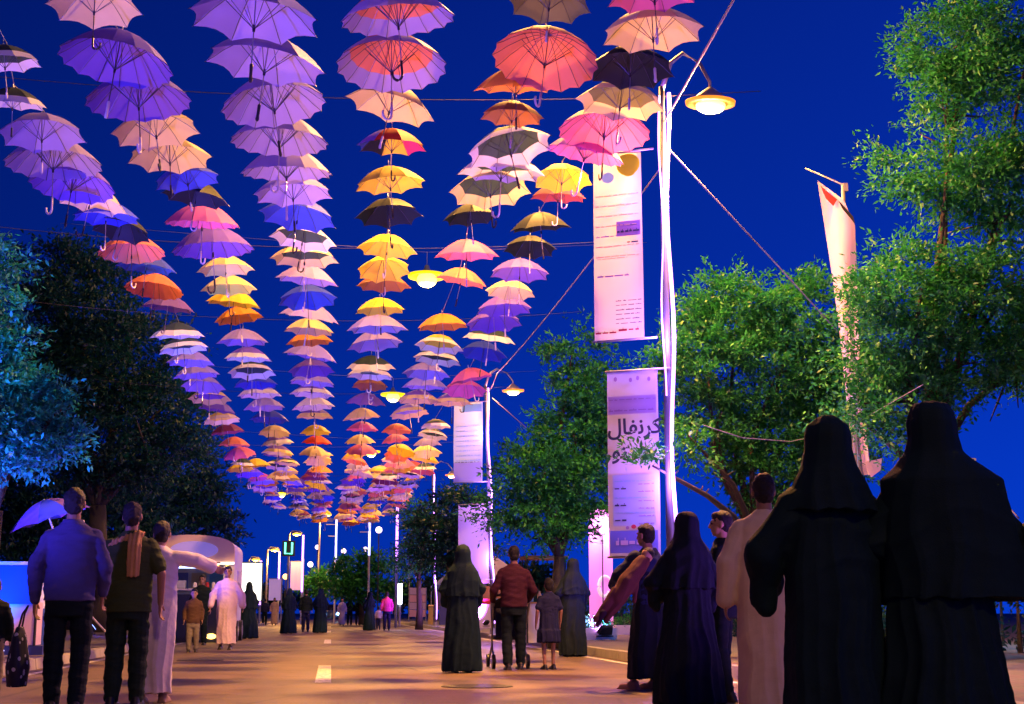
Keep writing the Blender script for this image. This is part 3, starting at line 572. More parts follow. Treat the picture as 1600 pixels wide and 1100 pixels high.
# ================================================================== UMBRELLAS
def fab(name, rgb, tr=.24): return mat('fabric_'+name, rgb, .62, var=.10, scale=2.5, trans=tr, spec=.35)
FAB = dict(lilac=fab('lilac', (.40, .32, .82)), violet=fab('violet', (.20, .11, .66)), blue=fab('blue', (.05, .08, .66)), cream=fab('cream', (.92, .74, .36)), white=fab('white', (.86, .82, .84)),  # violet light on white cloth is put into the lilac and violet
           yellow=fab('yellow', (.88, .66, .07)), black=fab('black', (.014, .02, .026), .1), pink=fab('pink', (.72, .16, .42)), red=fab('red', (.78, .06, .03)), salmon=fab('salmon', (.82, .24, .18)),
           orange=fab('orange', (.84, .34, .06)), maroon=fab('maroon', (.30, .06, .12)), olive=fab('olive', (.20, .20, .08)), brown=fab('brown', (.38, .16, .06)), clear=fab('smoke', (.05, .08, .08), .3), magenta=fab('magenta', (.80, .05, .32)))
RIB = mat('umbrella_rib', (.10, .10, .13), .4, .6); CHROME = mat('umbrella_shaft', (.55, .55, .60), .3, .8); HANDW = mat('umbrella_handle_pale', (.75, .68, .68), .4); HANDK = mat('umbrella_handle_dark', (.02, .02, .03), .4)
APEX = .50
def prof(t):   # t 0 at apex, 1 at rim -> radius, height
    return t, APEX*(1-t**1.9)-.02*t
def panel_geom(n, t0=0.0, t1=1.0, nt=6, na=4, scal=.07):
    vs, fs = [], []; da = 2*PI/n
    for j in range(nt+1):
        t = t0+(t1-t0)*j/nt; r, z = prof(t)
        for i in range(na+1):
            a = (i/na-.5)*da; b = 1-(2*i/na-1)**2
            rr = r*math.cos(da/2)/math.cos(a)*(1-b*.0)+r*(1-math.cos(da/2))*(1-b)*0
            rr = rr*(1-scal*b*t**3*(8/n)) ; zz = z+.05*b*t**3*(8/n) - .035*b*t*(1-t)*(8/n)
            rr = rr/math.cos(da/2)*1.0 if n >= 16 else rr
            vs.append((rr*math.cos(a), rr*math.sin(a), zz))
    for j in range(nt):
        for i in range(na):
            q = j*(na+1)+i; fs.append((q, q+na+1, q+na+2, q+1))
    return vs, fs
def canopy_geom(n, t0=0.0, t1=1.0, nt=5, na=2):
    V, Fc = [], []
    pv, pf = panel_geom(n, t0, t1, nt, na)
    for k in range(n):
        c, s = math.cos(2*PI*k/n), math.sin(2*PI*k/n); o = len(V)
        V += [(x*c-y*s, x*s+y*c, z) for x, y, z in pv]; Fc += [tuple(i+o for i in f) for f in pf]
    return V, Fc
_mc = {}
def um(kind, key, m):
    k = (kind, key, m.name)
    if k in _mc: return _mc[k]
    if kind == 'panel': me = MB().add(*panel_geom(*key)).mesh('panel', m, True)
    elif kind == 'canopy': me = MB().add(*canopy_geom(*key)).mesh('canopy', m, True)
    elif kind == 'rib':
        P_ = [(prof(t)[0]*.985, 0, prof(t)[1]-.012) for t in (0.02, .25, .5, .75, .9, 1.0)]; P_[-1] = (1.02, 0, prof(1)[1]-.01); me = MB().tube(P_, .006, 4).mesh('rib', m)
    elif kind == 'stretcher': me = MB().tube([(.012, 0, -.10), (prof(.5)[0], 0, prof(.5)[1]-.02)], .006, 4).mesh('stretcher', m)
    elif kind == 'shaft': me = MB().tube([(0, 0, APEX+.12), (0, 0, -.62)], .011, 6).mesh('shaft', m)
    elif kind == 'ferrule': me = MB().lathe([(.045, APEX-.015), (.03, APEX+.02), (.014, APEX+.05), (.010, APEX+.16)], 8).mesh('ferrule', m, True)
    elif kind == 'runner': me = MB().lathe([(.02, -.15), (.024, -.12), (.024, -.09), (.016, -.05)], 8).mesh('runner', m, True)
    elif kind == 'hook':
        P_ = [(0, 0, -.60), (0, 0, -.78)]+[(.085-.085*math.cos(a), 0, -.80-.085*math.sin(a)) for a in [PI*i/8 for i in range(1, 9)]]+[(.17, 0, -.76)]; me = MB().tube(P_, .022, 7).mesh('handle', m, True)
    elif kind == 'stick': me = MB().lathe([(.012, -.60), (.028, -.62), (.024, -.78), (.032, -.84), (.02, -.87)], 8).mesh('handle', m, True)
    _mc[k] = me; return me
COLN = {'lilac': 'lilac', 'violet': 'violet', 'blue': 'deep blue', 'cream': 'cream', 'white': 'white', 'yellow': 'yellow', 'black': 'black', 'pink': 'pink', 'red': 'red', 'salmon': 'salmon', 'orange': 'orange', 'maroon': 'maroon', 'olive': 'olive', 'brown': 'brown', 'rainbow': 'rainbow panelled'}
U_COUNT = [0]*6; FERR = [[] for _ in range(6)]
ROWN = ['umbrella row nearest the dark trees', 'second umbrella row from the dark trees', 'third umbrella row from the dark trees', 'fourth umbrella row from the dark trees', 'fifth umbrella row from the dark trees', 'umbrella row beside the banner poles']
def umbrella(col, pos, R, code, tilt=(0, 0)):
    """code: colour[+rimcolour][/n] ; near ones are built panel by panel, far ones as a canopy with shaft and handle"""
    U_COUNT[col] += 1; k = U_COUNT[col]; rd = random.Random(col*100+k)
    n = 16 if code.endswith('/16') else 8; code = code.split('/')[0]; base, _, rim = code.partition('+')
    nm = COLN[base]+(' umbrella with '+COLN[rim]+' border' if rim else (' many ribbed umbrella' if n == 16 else ' umbrella'))
    r = empty('umbrella', pos, 0, R); tag(r, '%s, %s along the %s' % (nm, ordinal(k), ROWN[col].replace('umbrella row', 'row')), 'umbrella', 'umbrellas hung in rows over the road')
    r.scale = (R, R, R*(1.22 if n == 16 else 1.08))
    r.rotation_euler = (tilt[0]+rd.gauss(0, .09), tilt[1]+rd.gauss(0, .09), rd.uniform(0, 2*PI))
    near = pos[1] < 13.2*LS
    RAIN = ['red', 'orange', 'magenta', 'yellow', 'black', 'blue', 'violet', 'red']
    t1 = .76 if rim else 1.0
    main = FAB['red'] if base == 'rainbow' else (FAB['clear'] if (rim and base == 'black') else FAB[base])
    if near or base == 'rainbow':
        for i in range(n):
            m = FAB[RAIN[i % 8]] if base == 'rainbow' else main
            p = link('panel', um('panel', (n, 0.0, t1, 6, 4 if n == 8 else 2), m), r); p.rotation_euler = (0, 0, 2*PI*i/n)
            if rim: q = link('border', um('panel', (n, t1, 1.0, 2, 4 if n == 8 else 2), FAB[rim]), p)
            rb = link('rib', um('rib', 0, RIB), r); rb.rotation_euler = (0, 0, 2*PI*(i+.5)/n)
            if pos[1] < 10.5*LS: link('stretcher', um('stretcher', 0, RIB), rb)
        link('ferrule', um('ferrule', 0, CHROME), r); link('runner', um('runner', 0, HANDK), r)
    else:
        c = link('canopy', um('canopy', (n, 0.0, t1, 5, 2), main), r)
        if rim: link('border', um('canopy', (n, t1, 1.0, 1, 2), FAB[rim]), c)
        if pos[1] < 22*LS:
            for i in range(8): rb = link('rib', um('rib', 0, RIB), r); rb.rotation_euler = (0, 0, 2*PI*(i+.5)/8)
    link('shaft', um('shaft', 0, CHROME if rd.random() < .6 else RIB), r)
    hk = rd.random(); link('handle', um('hook' if hk < .55 else 'stick', 0, HANDW if rd.random() < .55 else HANDK), r)
    FERR[col].append(Vector(pos)+Vector((0, 0, (APEX+.14)*R)))
    return r
UZ = 6.15
LIST = [
 # nearest the dark trees
 [(8, 92, 78, 'black+white'), (20, 157, 98, 'black+white'), (66, 203, 134, 'lilac'), (84, 246, 146, 'lilac/16'), (113, 281, 130, 'violet/16'), (141, 309, 116, 'cream'), (166, 334, 106, 'blue'), (188, 354, 98, 'black'), (206, 388, 102, 'salmon/16'), (228, 413, 94, 'blue'), (241, 447, 90, 'salmon/16'), (262, 476, 84, 'violet'), (277, 520, 86, 'black+white'), (287, 541, 80, 'black+white'), (298, 562, 76, 'lilac'), (307, 582, 74, 'lilac'), (318, 600, 70, 'lilac'), (328, 619, 68, 'violet+cream'), (339, 637, 62, 'violet'), (347, 654, 60, 'yellow+cream'), (356, 672, 56, 'maroon'), (366, 692, 52, 'salmon')],
 [(148, 2, 146, 'cream'), (182, 86, 174, 'violet/16'), (217, 147, 160, 'violet/16'), (244, 197, 138, 'cream'), (266, 239, 132, 'cream'), (293, 276, 104, 'blue'), (306, 303, 106, 'black'), (316, 342, 114, 'pink/16'), (333, 381, 126, 'violet/16'), (353, 416, 90, 'cream'), (358, 446, 88, 'cream'), (365, 469, 88, 'yellow'), (374, 493, 78, 'orange'), (379, 529, 82, 'lilac'), (388, 556, 76, 'violet+white'), (394, 578, 76, 'black+white'), (400, 597, 70, 'blue'), (406, 613, 70, 'lilac+white'), (413, 633, 66, 'lilac'), (421, 652, 62, 'blue'), (429, 674, 52, 'cream'), (434, 690, 52, 'violet+white')],
 [(398, 18, 208, 'lilac'), (415, 89, 190, 'lilac'), (428, 153, 160, 'lilac/16'), (437, 211, 150, 'lilac/16'), (448, 260, 140, 'lilac/16'), (458, 296, 126, 'lilac'), (465, 332, 122, 'blue'), (473, 368, 106, 'black+white'), (476, 398, 108, 'black+cream'), (480, 432, 100, 'lilac'), (481, 463, 94, 'blue'), (483, 490, 94, 'lilac'), (483, 512, 80, 'cream'), (484, 530, 74, 'orange'), (485, 552, 86, 'lilac'), (487, 575, 74, 'violet'), (488, 594, 74, 'lilac'), (488, 612, 70, 'violet+white'), (490, 632, 68, 'white'), (492, 648, 62, 'violet+cream'), (493, 673, 50, 'yellow'), (495, 689, 48, 'red')],
 [(622, 18, 176, 'salmon+lilac/16'), (612, 91, 170, 'salmon+lilac/16'), (610, 158, 144, 'cream'), (612, 222, 112, 'rainbow'), (610, 281, 114, 'yellow'), (608, 330, 106, 'black'), (605, 384, 96, 'yellow'), (600, 417, 86, 'yellow'), (600, 441, 86, 'brown'), (594, 480, 80, 'yellow'), (590, 508, 96, 'lilac'), (586, 533, 88, 'lilac'), (580, 570, 78, 'black+white'), (578, 583, 76, 'black+white'), (578, 600, 58, 'brown'), (572, 626, 66, 'violet'), (565, 649, 62, 'cream'), (566, 668, 52, 'pink'), (563, 688, 50, 'cream')],
 [(858, -2, 134, 'olive'), (852, 82, 164, 'salmon/16'), (806, 130, 132, 'orange'), (800, 177, 94, 'brown'), (797, 225, 140, 'black+white'), (783, 262, 140, 'black+white'), (766, 290, 130, 'black+cream'), (736, 335, 88, 'black'), (729, 393, 102, 'pink'), (720, 434, 84, 'salmon'), (692, 505, 82, 'orange'), (686, 537, 78, 'yellow+white'), (683, 558, 78, 'black+white'), (666, 580, 76, 'lilac'), (664, 600, 74, 'lilac'), (654, 622, 70, 'violet+cream'), (640, 643, 64, 'lilac+cream'), (620, 671, 50, 'salmon'), (618, 686, 46, 'pink')],
 [(1022, -15, 150, 'pink'), (1020, 42, 164, 'cream'), (985, 100, 140, 'black'), (969, 152, 142, 'olive+cream'), (944, 197, 142, 'pink/16'), (914, 233, 122, 'pink/16'), (878, 275, 98, 'yellow'), (872, 303, 90, 'maroon'), (845, 350, 98, 'black'), (828, 384, 84, 'black'), (812, 422, 96, 'violet'), (797, 452, 80, 'cream'), (788, 478, 90, 'violet'), (772, 500, 90, 'violet'), (764, 526, 84, 'black+white'), (754, 548, 78, 'blue'), (736, 588, 72, 'pink'), (726, 606, 72, 'pink'), (706, 626, 66, 'violet+cream'), (681, 664, 50, 'black+white'), (676, 678, 50, 'black+white'), (668, 692, 48, 'lilac')],
]
TILT = {(4, 1): (0, -.22), (4, 2): (.1, .18), (4, 4): (0, -.17), (4, 5): (0, -.15), (4, 6): (0, -.12), (5, 5): (0, -.16), (5, 4): (0, -.05), (2, 8): (0, 0)}
COLX = []
for c, lst in enumerate(LIST):
    last = None
    for i, (px, py, wpx, code) in enumerate(lst):
        z = UZ
        p = at_z(px, py, z)
        if last is not None and p.y-last < .7: p.y = last+.7; x = at_z(px, py, z); p = Vector((x.x*p.y/x.y, p.y, CAM_Z+(x.z-CAM_Z)*p.y/x.y))
        last = p.y; R = max(.36, min(.62, .5*wpx*proj(p)[2]/F_PX))
        umbrella(c, p-Vector((0, 0, .16*R)), R, code, TILT.get((c, i), (0, 0)))
    xs = [f.x for f in FERR[c][-6:]]; COLX.append(sum(xs)/len(xs))
    y = last; pal = ['lilac', 'cream', 'violet+white', 'salmon', 'yellow', 'violet', 'orange', 'cream', 'pink', 'black+white', 'yellow', 'maroon', 'cream+yellow', 'black+white', 'salmon', 'violet+cream', 'blue', 'black+cream', 'violet']
    rd = random.Random(200+c); endx = (-2.75, -1.65, -.65, .75, 1.9, 3.0)[c]; y_end = LS*(41, 46, 48, 50, 48, 44)[c]
    while y < y_end:
        y += rd.uniform(.58, .86)*LS; t = (y-last)/(y_end-last); x = COLX[c]*(1-t)+endx*t+rd.gauss(0, .13)
        umbrella(c, Vector((x, y, UZ-.05+rd.uniform(-.10, .08)-.25*math.sin(PI*((y/LS-9.6)/14.2 % 1)))), rd.uniform(.40, .60), rd.choice(pal), (rd.gauss(0, .12), rd.gauss(0, .12)))
for c in range(6):
    pts = FERR[c]; pre = pts[0]+Vector((0, -7, .1)); end = pts[-1]+Vector((0, 3, .2))
    wire('suspension_cable', 'thin long wire carrying the '+ROWN[c], [pre]+pts+[end], .006, group='wires carrying umbrella rows', n=2)
# cross wires between the pole rows
for i, (y, z) in enumerate(((7.2, 6.75), (9.6, 6.8), (13.6, 6.7), (17.3, 6.75), (23.5, 6.8), (31, 6.75), (38, 6.8))):
    wire('cross_cable', '%s cross wire spanning the street above the umbrellas' % ordinal(i+1), [(-7.2, y*LS, z+.4), (5.2, y*LS, z+.4)], .005, CABLED, group='cross wires over the street', sag=.35)

# ================================================================== PEOPLE
SKIN = mat('skin_brown', (.36, .20, .13), .55, var=.12, scale=20); SKIN2 = mat('skin_light_brown', (.50, .30, .20), .55, var=.12, scale=20)
HAIR = mat('hair_black', (.004, .005, .008), .6, var=.3, scale=60, bump=.5, bscale=220); EYEW = mat('eye_dark', (.02, .015, .01), .2); SHOE = mat('shoe_black', (.012, .012, .014), .4); SOLE = mat('sandal_tan', (.32, .2, .11), .6)
def cloth(name, rgb, rough=.8, var=.15): return mat('cloth_'+name, rgb, rough, var=var, scale=9, bump=.3, bscale=160, spec=.3)
ABAYA = cloth('abaya', (.0005, .019, .028)); ABAYA2 = cloth('abaya_blue_black', (.001, .009, .024)); NAVY = cloth('navy', (.012, .018, .07)); THOBE = cloth('thobe_white', (.80, .76, .78)); THOBEC = cloth('thobe_cream', (.82, .68, .50)); THOBEP = cloth('thobe_pink_white', (.84, .66, .74))
PURPLE = cloth('slate_violet', (.075, .072, .24)); OLIVE = cloth('olive', (.045, .075, .020)); BLACKT = cloth('black_trouser', (.0006, .011, .015)); MAROON = cloth('maroon', (.050, .010, .024)); BEIGE = cloth('beige', (.55, .40, .28)); GREYB = cloth('grey_beige', (.22, .20, .15)); JEAN = cloth('jean_blue', (.05, .10, .42))
WHITEC = cloth('white_cotton', (.8, .78, .84)); HOTPINK = cloth('hot_pink', (.85, .08, .36)); BROWN = cloth('brown', (.10, .055, .035)); SHAWL = cloth('shawl_russet', (.12, .04, .035)); TAN = cloth('tan_scarf', (.62, .36, .14)); DKBLUE = cloth('dark_blue', (.010, .022, .085)); PALEV = cloth('pale_violet', (.6, .52, .74))

def hand_prims(mb, w, d, side, curl=.5, s=1.0):
    """palm, four unequal curled fingers and a thumb leaving the side of the palm"""
    w = Vector(w); d = Vector(d).normalized(); t = Vector(side); t = (t-d*t.dot(d)).normalized(); n = d.cross(t)
    for k in range(4): o = t*(.027-.018*k)*s; mb.capsule(w+o*.6, w+d*.085*s+o, .016*s, .0125*s, 8, 3)
    for k, L in enumerate((.072, .080, .074, .058)):
        p = w+d*.09*s+t*(.031-.0215*k)*s; a = .25*curl; dd = d
        for q, f in enumerate((.45, .32, .23)):
            dd = (d*math.cos(a)+n*math.sin(a)).normalized(); p2 = p+dd*L*f*s; mb.capsule(p, p2, .0088*s-.0008*q, .008*s-.0008*q, 8, 3); p = p2; a += .75*curl
    p = w+d*.025*s+t*.03*s; p2 = p+(d*.65+t*.7+n*.25).normalized()*.042*s; p3 = p2+(d*.9+t*.25+n*.3).normalized()*.034*s
    mb.capsule(p, p2, .012*s, .0105*s, 8, 3); mb.capsule(p2, p3, .0105*s, .009*s, 8, 3)
DEF = dict(Ls=(-.165, 0, 1.37), Le=(-.245, -.03, 1.14), Lw=(-.25, .05, .90), Rs=(.165, 0, 1.37), Re=(.245, -.03, 1.14), Rw=(.25, .05, .90),
           Lh=(-.09, 0, .92), Lk=(-.10, .03, .50), La=(-.10, -.03, .085), Rh=(.09, 0, .92), Rk=(.10, .04, .50), Ra=(.10, .04, .085), head=(0, .01, 1.63), curl=.6)
def fold_fn(amp, n=9, seed=0.0, z0=0.0, z1=1.5, noise_amp=.006):
    def f(co):
        th = np.arctan2(co[:, 1], co[:, 0]); g = np.clip((z1-co[:, 2])/(z1-z0), 0, 1)
        wob = np_noise(co, 3.0, seed)*1.6
        a1 = 1-2*np.abs(np.sin(.5*(n*th+wob*1.3+seed)))**.75; a2 = 1-2*np.abs(np.sin(.5*((n*2-3)*th+2.2*wob+seed*2.2)))**.8
        fo = a1+.55*a2
        q = co[:, 2]*34+np.abs(co[:, 0])*16+wob*3.5     # slack swags where the cloth hangs from the shoulders
        sw = (1-2*np.abs(np.sin(.5*q))**.8)*np.exp(-((co[:, 2]-1.22)/.22)**2)
        return amp*(.22+.78*g**1.2)*fo+amp*.42*sw+noise_amp*np_noise(co, 9.0, seed+3)+noise_amp*.6*np_noise(co, 21.0, seed+9)
    return f
def wrinkle_fn(amp, seed=0.0):
    def f(co):
        b = np_noise(co, 4.0, seed+2); r1 = 1-2*np.abs(np.sin(co[:, 2]*21+co[:, 0]*9*np.sin(seed)+co[:, 1]*6+3.2*b))**.8
        return amp*(1.1*np_noise(co*np.array([1, 1, 2.2]), 8.0, seed)+.5*np_noise(co*np.array([1.2, 1.2, 3]), 15.0, seed+5)+.55*r1*(.4+.6*np.abs(b)))
    return f

class Person:
    def __init__(s, label, loc, height, face, group=None, child=False, vox=.011, skin=None, lean=(0, 0), cat='person'):
        s.root = empty('person', loc, math.radians(face), height/1.75); tag(s.root, label, cat, group); s.J = dict(DEF); s.vox = vox*1.75/height; s.skin = skin or SKIN; s.child = child; s.seed = random.uniform(0, 50)
        s.root.rotation_euler = (lean[0], lean[1], math.radians(face))
    def pose(s, **k): s.J.update(k); return s
    def body(s, hands=True, feet=True, eyes=False, hair=True, shoe=SHOE, bare_legs=False, head_turn=0.0, hair_len=0.0):
        J = s.J; mb = MB(); V = Vector; H = V(J['head']); k = 1.18 if s.child else 1.0; R = Matrix.Rotation(head_turn, 3, 'Z')
        def hp(x, y, z): return H+R @ V((x*k, y*k, z*k))
        mb.ell(hp(0, -.012, .025), (.076*k, .094*k, .092*k)); mb.ell(hp(0, .022, -.045), (.056*k, .066*k, .07*k)); mb.ell(hp(0, .055, -.088), (.026*k, .022*k, .02*k))
        mb.capsule(hp(0, .086, .02), hp(0, .103, -.022), .010*k, .015*k, 8, 3); mb.capsule(hp(-.035, .078, .03), hp(.035, .078, .03), .012*k, .012*k, 8, 3)
        mb.capsule(hp(-.02, .082, -.056), hp(.02, .082, -.056), .009*k, .009*k, 8, 3)
        for q in (-1, 1): mb.ell(hp(q*.077, -.008, -.005), (.012*k, .022*k, .033*k))
        mb.capsule(H+V((0, -.015, -.05)), V((0, -.01, 1.44)), .052, .062); mb.capsule(V((-.11, 0, 1.38)), V((.11, 0, 1.38)), .05, .05); mb.capsule(V((0, 0, 1.40)), V((0, 0, .98)), .10, .10)
        for q in 'LR':
            mb.capsule(V(J[q+'s'])+V((0, 0, -.03)), J[q+'e'], .042, .038); mb.capsule(J[q+'e'], J[q+'w'], .040, .027)
            if hands:
                d = V(J[q+'w'])-V(J[q+'e']); hand_prims(mb, J[q+'w'], d, (0, 1, .3) if abs(d.normalized().y) < .7 else (0, 0, 1), J['curl'])
            mb.capsule(V((0, 0, .98)), J[q+'h'], .09, .08); mb.capsule(J[q+'h'], J[q+'k'], .075, .052); mb.capsule(J[q+'k'], J[q+'a'], .050, .034)
            a = V(J[q+'a']); mb.capsule(a+V((0, -.03, -.045)), a+V((0, .13, -.055)), .038, .026)
        remesh(mb, 'body', s.skin, s.root, s.vox*.8, 2)
        if hair:
            hb = MB(); hb.ell(hp(0, -.026, .038), (.084*k, .098*k, .096*k)); hb.ell(hp(0, -.045, -.02), (.074*k, .07*k, .075*k)); hb.ell(hp(0, .03, .085), (.06*k, .055*k, .04*k))
            if hair_len: hb.capsule(hp(0, -.06, -.02), hp(0, -.075, -.05-hair_len), .06, .045)
            sd = s.seed; remesh(hb, 'hair', HAIR, s.root, s.vox, 2, lambda co: .007*np_noise(co, 34, sd)+.004*np_noise(co, 70, sd))
        if eyes:
            for q in (-1, 1):
                MB().ell(hp(q*.031, .080, .008), (.013, .008, .007), None, 8, 6).build('eye', EYEW, s.root, True); MB().capsule(hp(q*.016, .088, .032), hp(q*.048, .080, .034), .005, .004, 6, 2).build('eyebrow', HAIR, s.root, True)
        if feet:
            for q in 'LR':
                a = V(J[q+'a']); fb = MB(); fb.capsule(a+V((0, -.045, -.05)), a+V((0, .15, -.058)), .043, .035); fb.capsule(a+V((0, -.03, -.02)), a+V((0, .03, -.03)), .045, .04); fb.box(a+V((0, .05, -.078)), (.085, .28, .02)); remesh(fb, 'shoe', shoe, s.root, .010, 2)
        return s
    def shirt(s, m, long=True, hem=.90, girth=1.0, sleeve_r=1.0, collar=True, name='shirt'):
        J = s.J; mb = MB(); g = girth
        mb.loft([(hem, 0, 0, .185*g, .135*g, 0, 0, 0), (hem+.1, 0, 0, .180*g, .130*g, 0, 0, 0), (1.12, 0, 0, .178*g, .125*g, 0, 0, 0), (1.28, 0, .005, .195*g, .130*g, 0, 0, 0), (1.37, 0, 0, .205*g, .118*g, 0, 0, 0), (1.43, 0, -.005, .165, .102, 0, 0, 0), (1.465, 0, -.006, .11, .09, 0, 0, 0), (1.505, 0, -.008, .072, .074, 0, 0, 0)], 28)
        for q in 'LR':
            S, E, Wr = Vector(J[q+'s']), Vector(J[q+'e']), Vector(J[q+'w']); mb.capsule(S, E if long else S.lerp(E, .75), .066*sleeve_r, .063*sleeve_r)
            if long: mb.capsule(E, E.lerp(Wr, .94), .064*sleeve_r, .046*sleeve_r)
        remesh(mb, name, m, s.root, s.vox, 3, wrinkle_fn(.0085, s.seed)); return s
    def trousers(s, m, top=.98, bottom=.10, r=1.0, name='trousers'):
        J = s.J; mb = MB(); mb.loft([(top-.22, 0, 0, .15, .125, 0, 0, 0), (top-.08, 0, -.005, .172, .13, 0, 0, 0), (top, 0, 0, .160, .115, 0, 0, 0)], 24)
        for q in 'LR':
            h, k, a = Vector(J[q+'h']), Vector(J[q+'k']), Vector(J[q+'a']); f = (k.z-bottom)/max(.01, k.z-a.z)
            if bottom > k.z: mb.capsule(h, h.lerp(k, (h.z-bottom)/(h.z-k.z)), .105*r, .085*r)
            else: mb.capsule(h, k, .090*r, .074*r); mb.capsule(k, k.lerp(a, min(1, f)), .076*r, .062*r)
        remesh(mb, name, m, s.root, s.vox, 3, wrinkle_fn(.0085, s.seed+2)); return s
    def robe(s, m, hem=.06, drop=False, top_w=1.0, hem_w=.26, hem_d=.21, belly=1.0, folds=.012, nf=7, sleeves=True, sleeve_r=1.0, cuff=.95, name='robe', drift=0.0):
        J = s.J; mb = MB()
        mb.loft([(hem, drift, .01, hem_w, hem_d, .02, nf, 1.0), (hem+.25, drift*.8, .01, hem_w*.96, hem_d*.97, .015, nf, 1.0), (.62, drift*.4, .005, hem_w*.45+.11*top_w, hem_d*.5+.075, .01, nf, 1.2), (.92, 0, 0, .192*belly*top_w, .150*belly, 0, 0, 0), (1.12, 0, 0, .188*belly*top_w, .142*belly, 0, 0, 0), (1.28, 0, .005, .20*top_w, .138, 0, 0, 0), (1.37, 0, 0, .205*top_w, .12, 0, 0, 0), (1.43, 0, -.005, .165*top_w, .102, 0, 0, 0), (1.465, 0, -.006, .115, .09, 0, 0, 0), (1.50, 0, -.008, .068, .070, 0, 0, 0)], 40)
        if sleeves:
            for q in 'LR': S, E, Wr = Vector(J[q+'s']), Vector(J[q+'e']), Vector(J[q+'w']); mb.capsule(S, E, .067*sleeve_r, .070*sleeve_r); mb.capsule(E, E.lerp(Wr, cuff), .073*sleeve_r, .066*sleeve_r*(1+.25*(sleeve_r-1)))
        if drop:
            for q in 'LR': E = Vector(J[q+'e']); mb.capsule(E+Vector((0, .02, -.01)), E+Vector((E.x*-.06, .10, -.20)), .062, .050); mb.capsule(E.lerp(Vector(J[q+'w']), .6), E.lerp(Vector(J[q+'w']), .6)+Vector((0, .0, -.16)), .06, .05)
        remesh(mb, name, m, s.root, s.vox, 2, fold_fn(folds*1.2, nf, s.seed, hem, 1.25)); return s
    def veil(s, m, low=1.24, wide=1.0, point=0.0, flat=False, name='headscarf', depth=1.0, side=0.0):
        H = Vector(s.J['head']); x, y = H.x, H.y; z = H.z; mb = MB(); k = .6 if flat else 1
        L = [(low, side, -.01, .262*wide, .185*depth, .02, 6, .5), ((low+1.40)/2, side*.7, -.012, .245*wide, .178*depth, .015, 6, .7), (1.40, side*.4+x*.3, -.012, .218*wide, .165*depth, .006, 6, .7), (1.465, x*.7+side*.2, -.016, .172*(.5+.5*wide), .150, 0, 0, 0), (1.53, x, y-.02, .130, .136, 0, 0, 0), (1.60, x, y-.022, .112, .132, 0, 0, 0), (z+.04, x, y-.02, .112, .130, 0, 0, 0), (z+.09, x, y-.02, .098, .115, 0, 0, 0), (z+.125+point*.4, x, y-.02, .06*k+.02, .075, 0, 0, 0), (z+.142+point, x, y-.025, .025, .03, 0, 0, 0)]
        mb.loft(L, 36); sd = s.seed
        ff = fold_fn(.012, 7, sd+1, low, 1.55, .004)
        remesh(mb, name, m, s.root, s.vox, 2, ff); return s

def gp(px, py, Z=0.0): p = at_z(px, py, Z); p.z = Z; return p
def dp(px, py_top, h):
    """standing place from where the top of a figure of height h appears"""
    d = ray(px, py_top); t = (h-CAM_Z)/d.z; p = C_O+d*t; p.z = 0.0; return p
def woman(label, loc, h, face=0, m=None, vox=.013, low=1.2, wide=1.0, hem_w=.29, group='walkers in long black robes', hands=False, point=0.0, pose=None, drift=0.0, nf=7, folds=.014, **kw):
    p = Person(label, loc, h, face, group, vox=vox); p.pose(Ls=(-.15, 0, 1.36), Rs=(.15, 0, 1.36)); p.pose(**(pose or dict(Le=(-.26, .02, 1.15), Lw=(-.17, .20, 1.05), Re=(.26, .02, 1.15), Rw=(.17, .20, 1.05)))); m = m or ABAYA
    p.body(hands=hands, hair=False, feet=True); p.robe(m, .025, True, 1.06, hem_w, hem_w*.84, 1.12, folds, nf, True, 1.25, 1.0, 'abaya', drift); p.veil(m, low, wide, point, **kw); return p

# --- foreground pair, seen from behind
A = woman('black robed woman in a plain headscarf, between the cream thobe and the broad veil', dp(1290, 656, 1.62), 1.62, 4, vox=.009, low=1.30, wide=.90, hem_w=.27, pose=dict(Le=(-.32, .06, 1.10), Lw=(-.25, .20, .97), Re=(.29, .0, 1.14), Rw=(.22, .2, 1.05)), flat=True, nf=8, folds=.017)
B = woman('broad woman in a sweeping black cape veil filling the picture edge', dp(1452, 634, 1.68), 1.68, -6, vox=.009, low=.86, wide=1.28, hem_w=.33, pose=dict(Le=(-.27, .05, 1.12), Lw=(-.18, .2, 1.0), Re=(.40, .02, 1.10), Rw=(.46, .06, .92)), depth=1.15, side=.09, nf=9, folds=.018)
Cw = woman('dark robed figure cut off by the picture edge', dp(1690, 640, 1.66), 1.66, 0, vox=.012, low=1.0, wide=1.0, hem_w=.27)
# --- man in cream thobe
p = Person('man in a cream thobe seen from behind, beside the foreground women', dp(1192, 742, 1.74), 1.74, -8, 'men in thobes', vox=.009); p.pose(Le=(-.275, -.02, 1.13), Lw=(-.285, .03, .87), La=(-.12, .10, .085), Lk=(-.12, .10, .5))
p.body(shoe=SOLE).robe(THOBEC, .14, False, 1.06, .22, .19, 1.05, .008, 6, True, 1.12, .98, 'thobe')
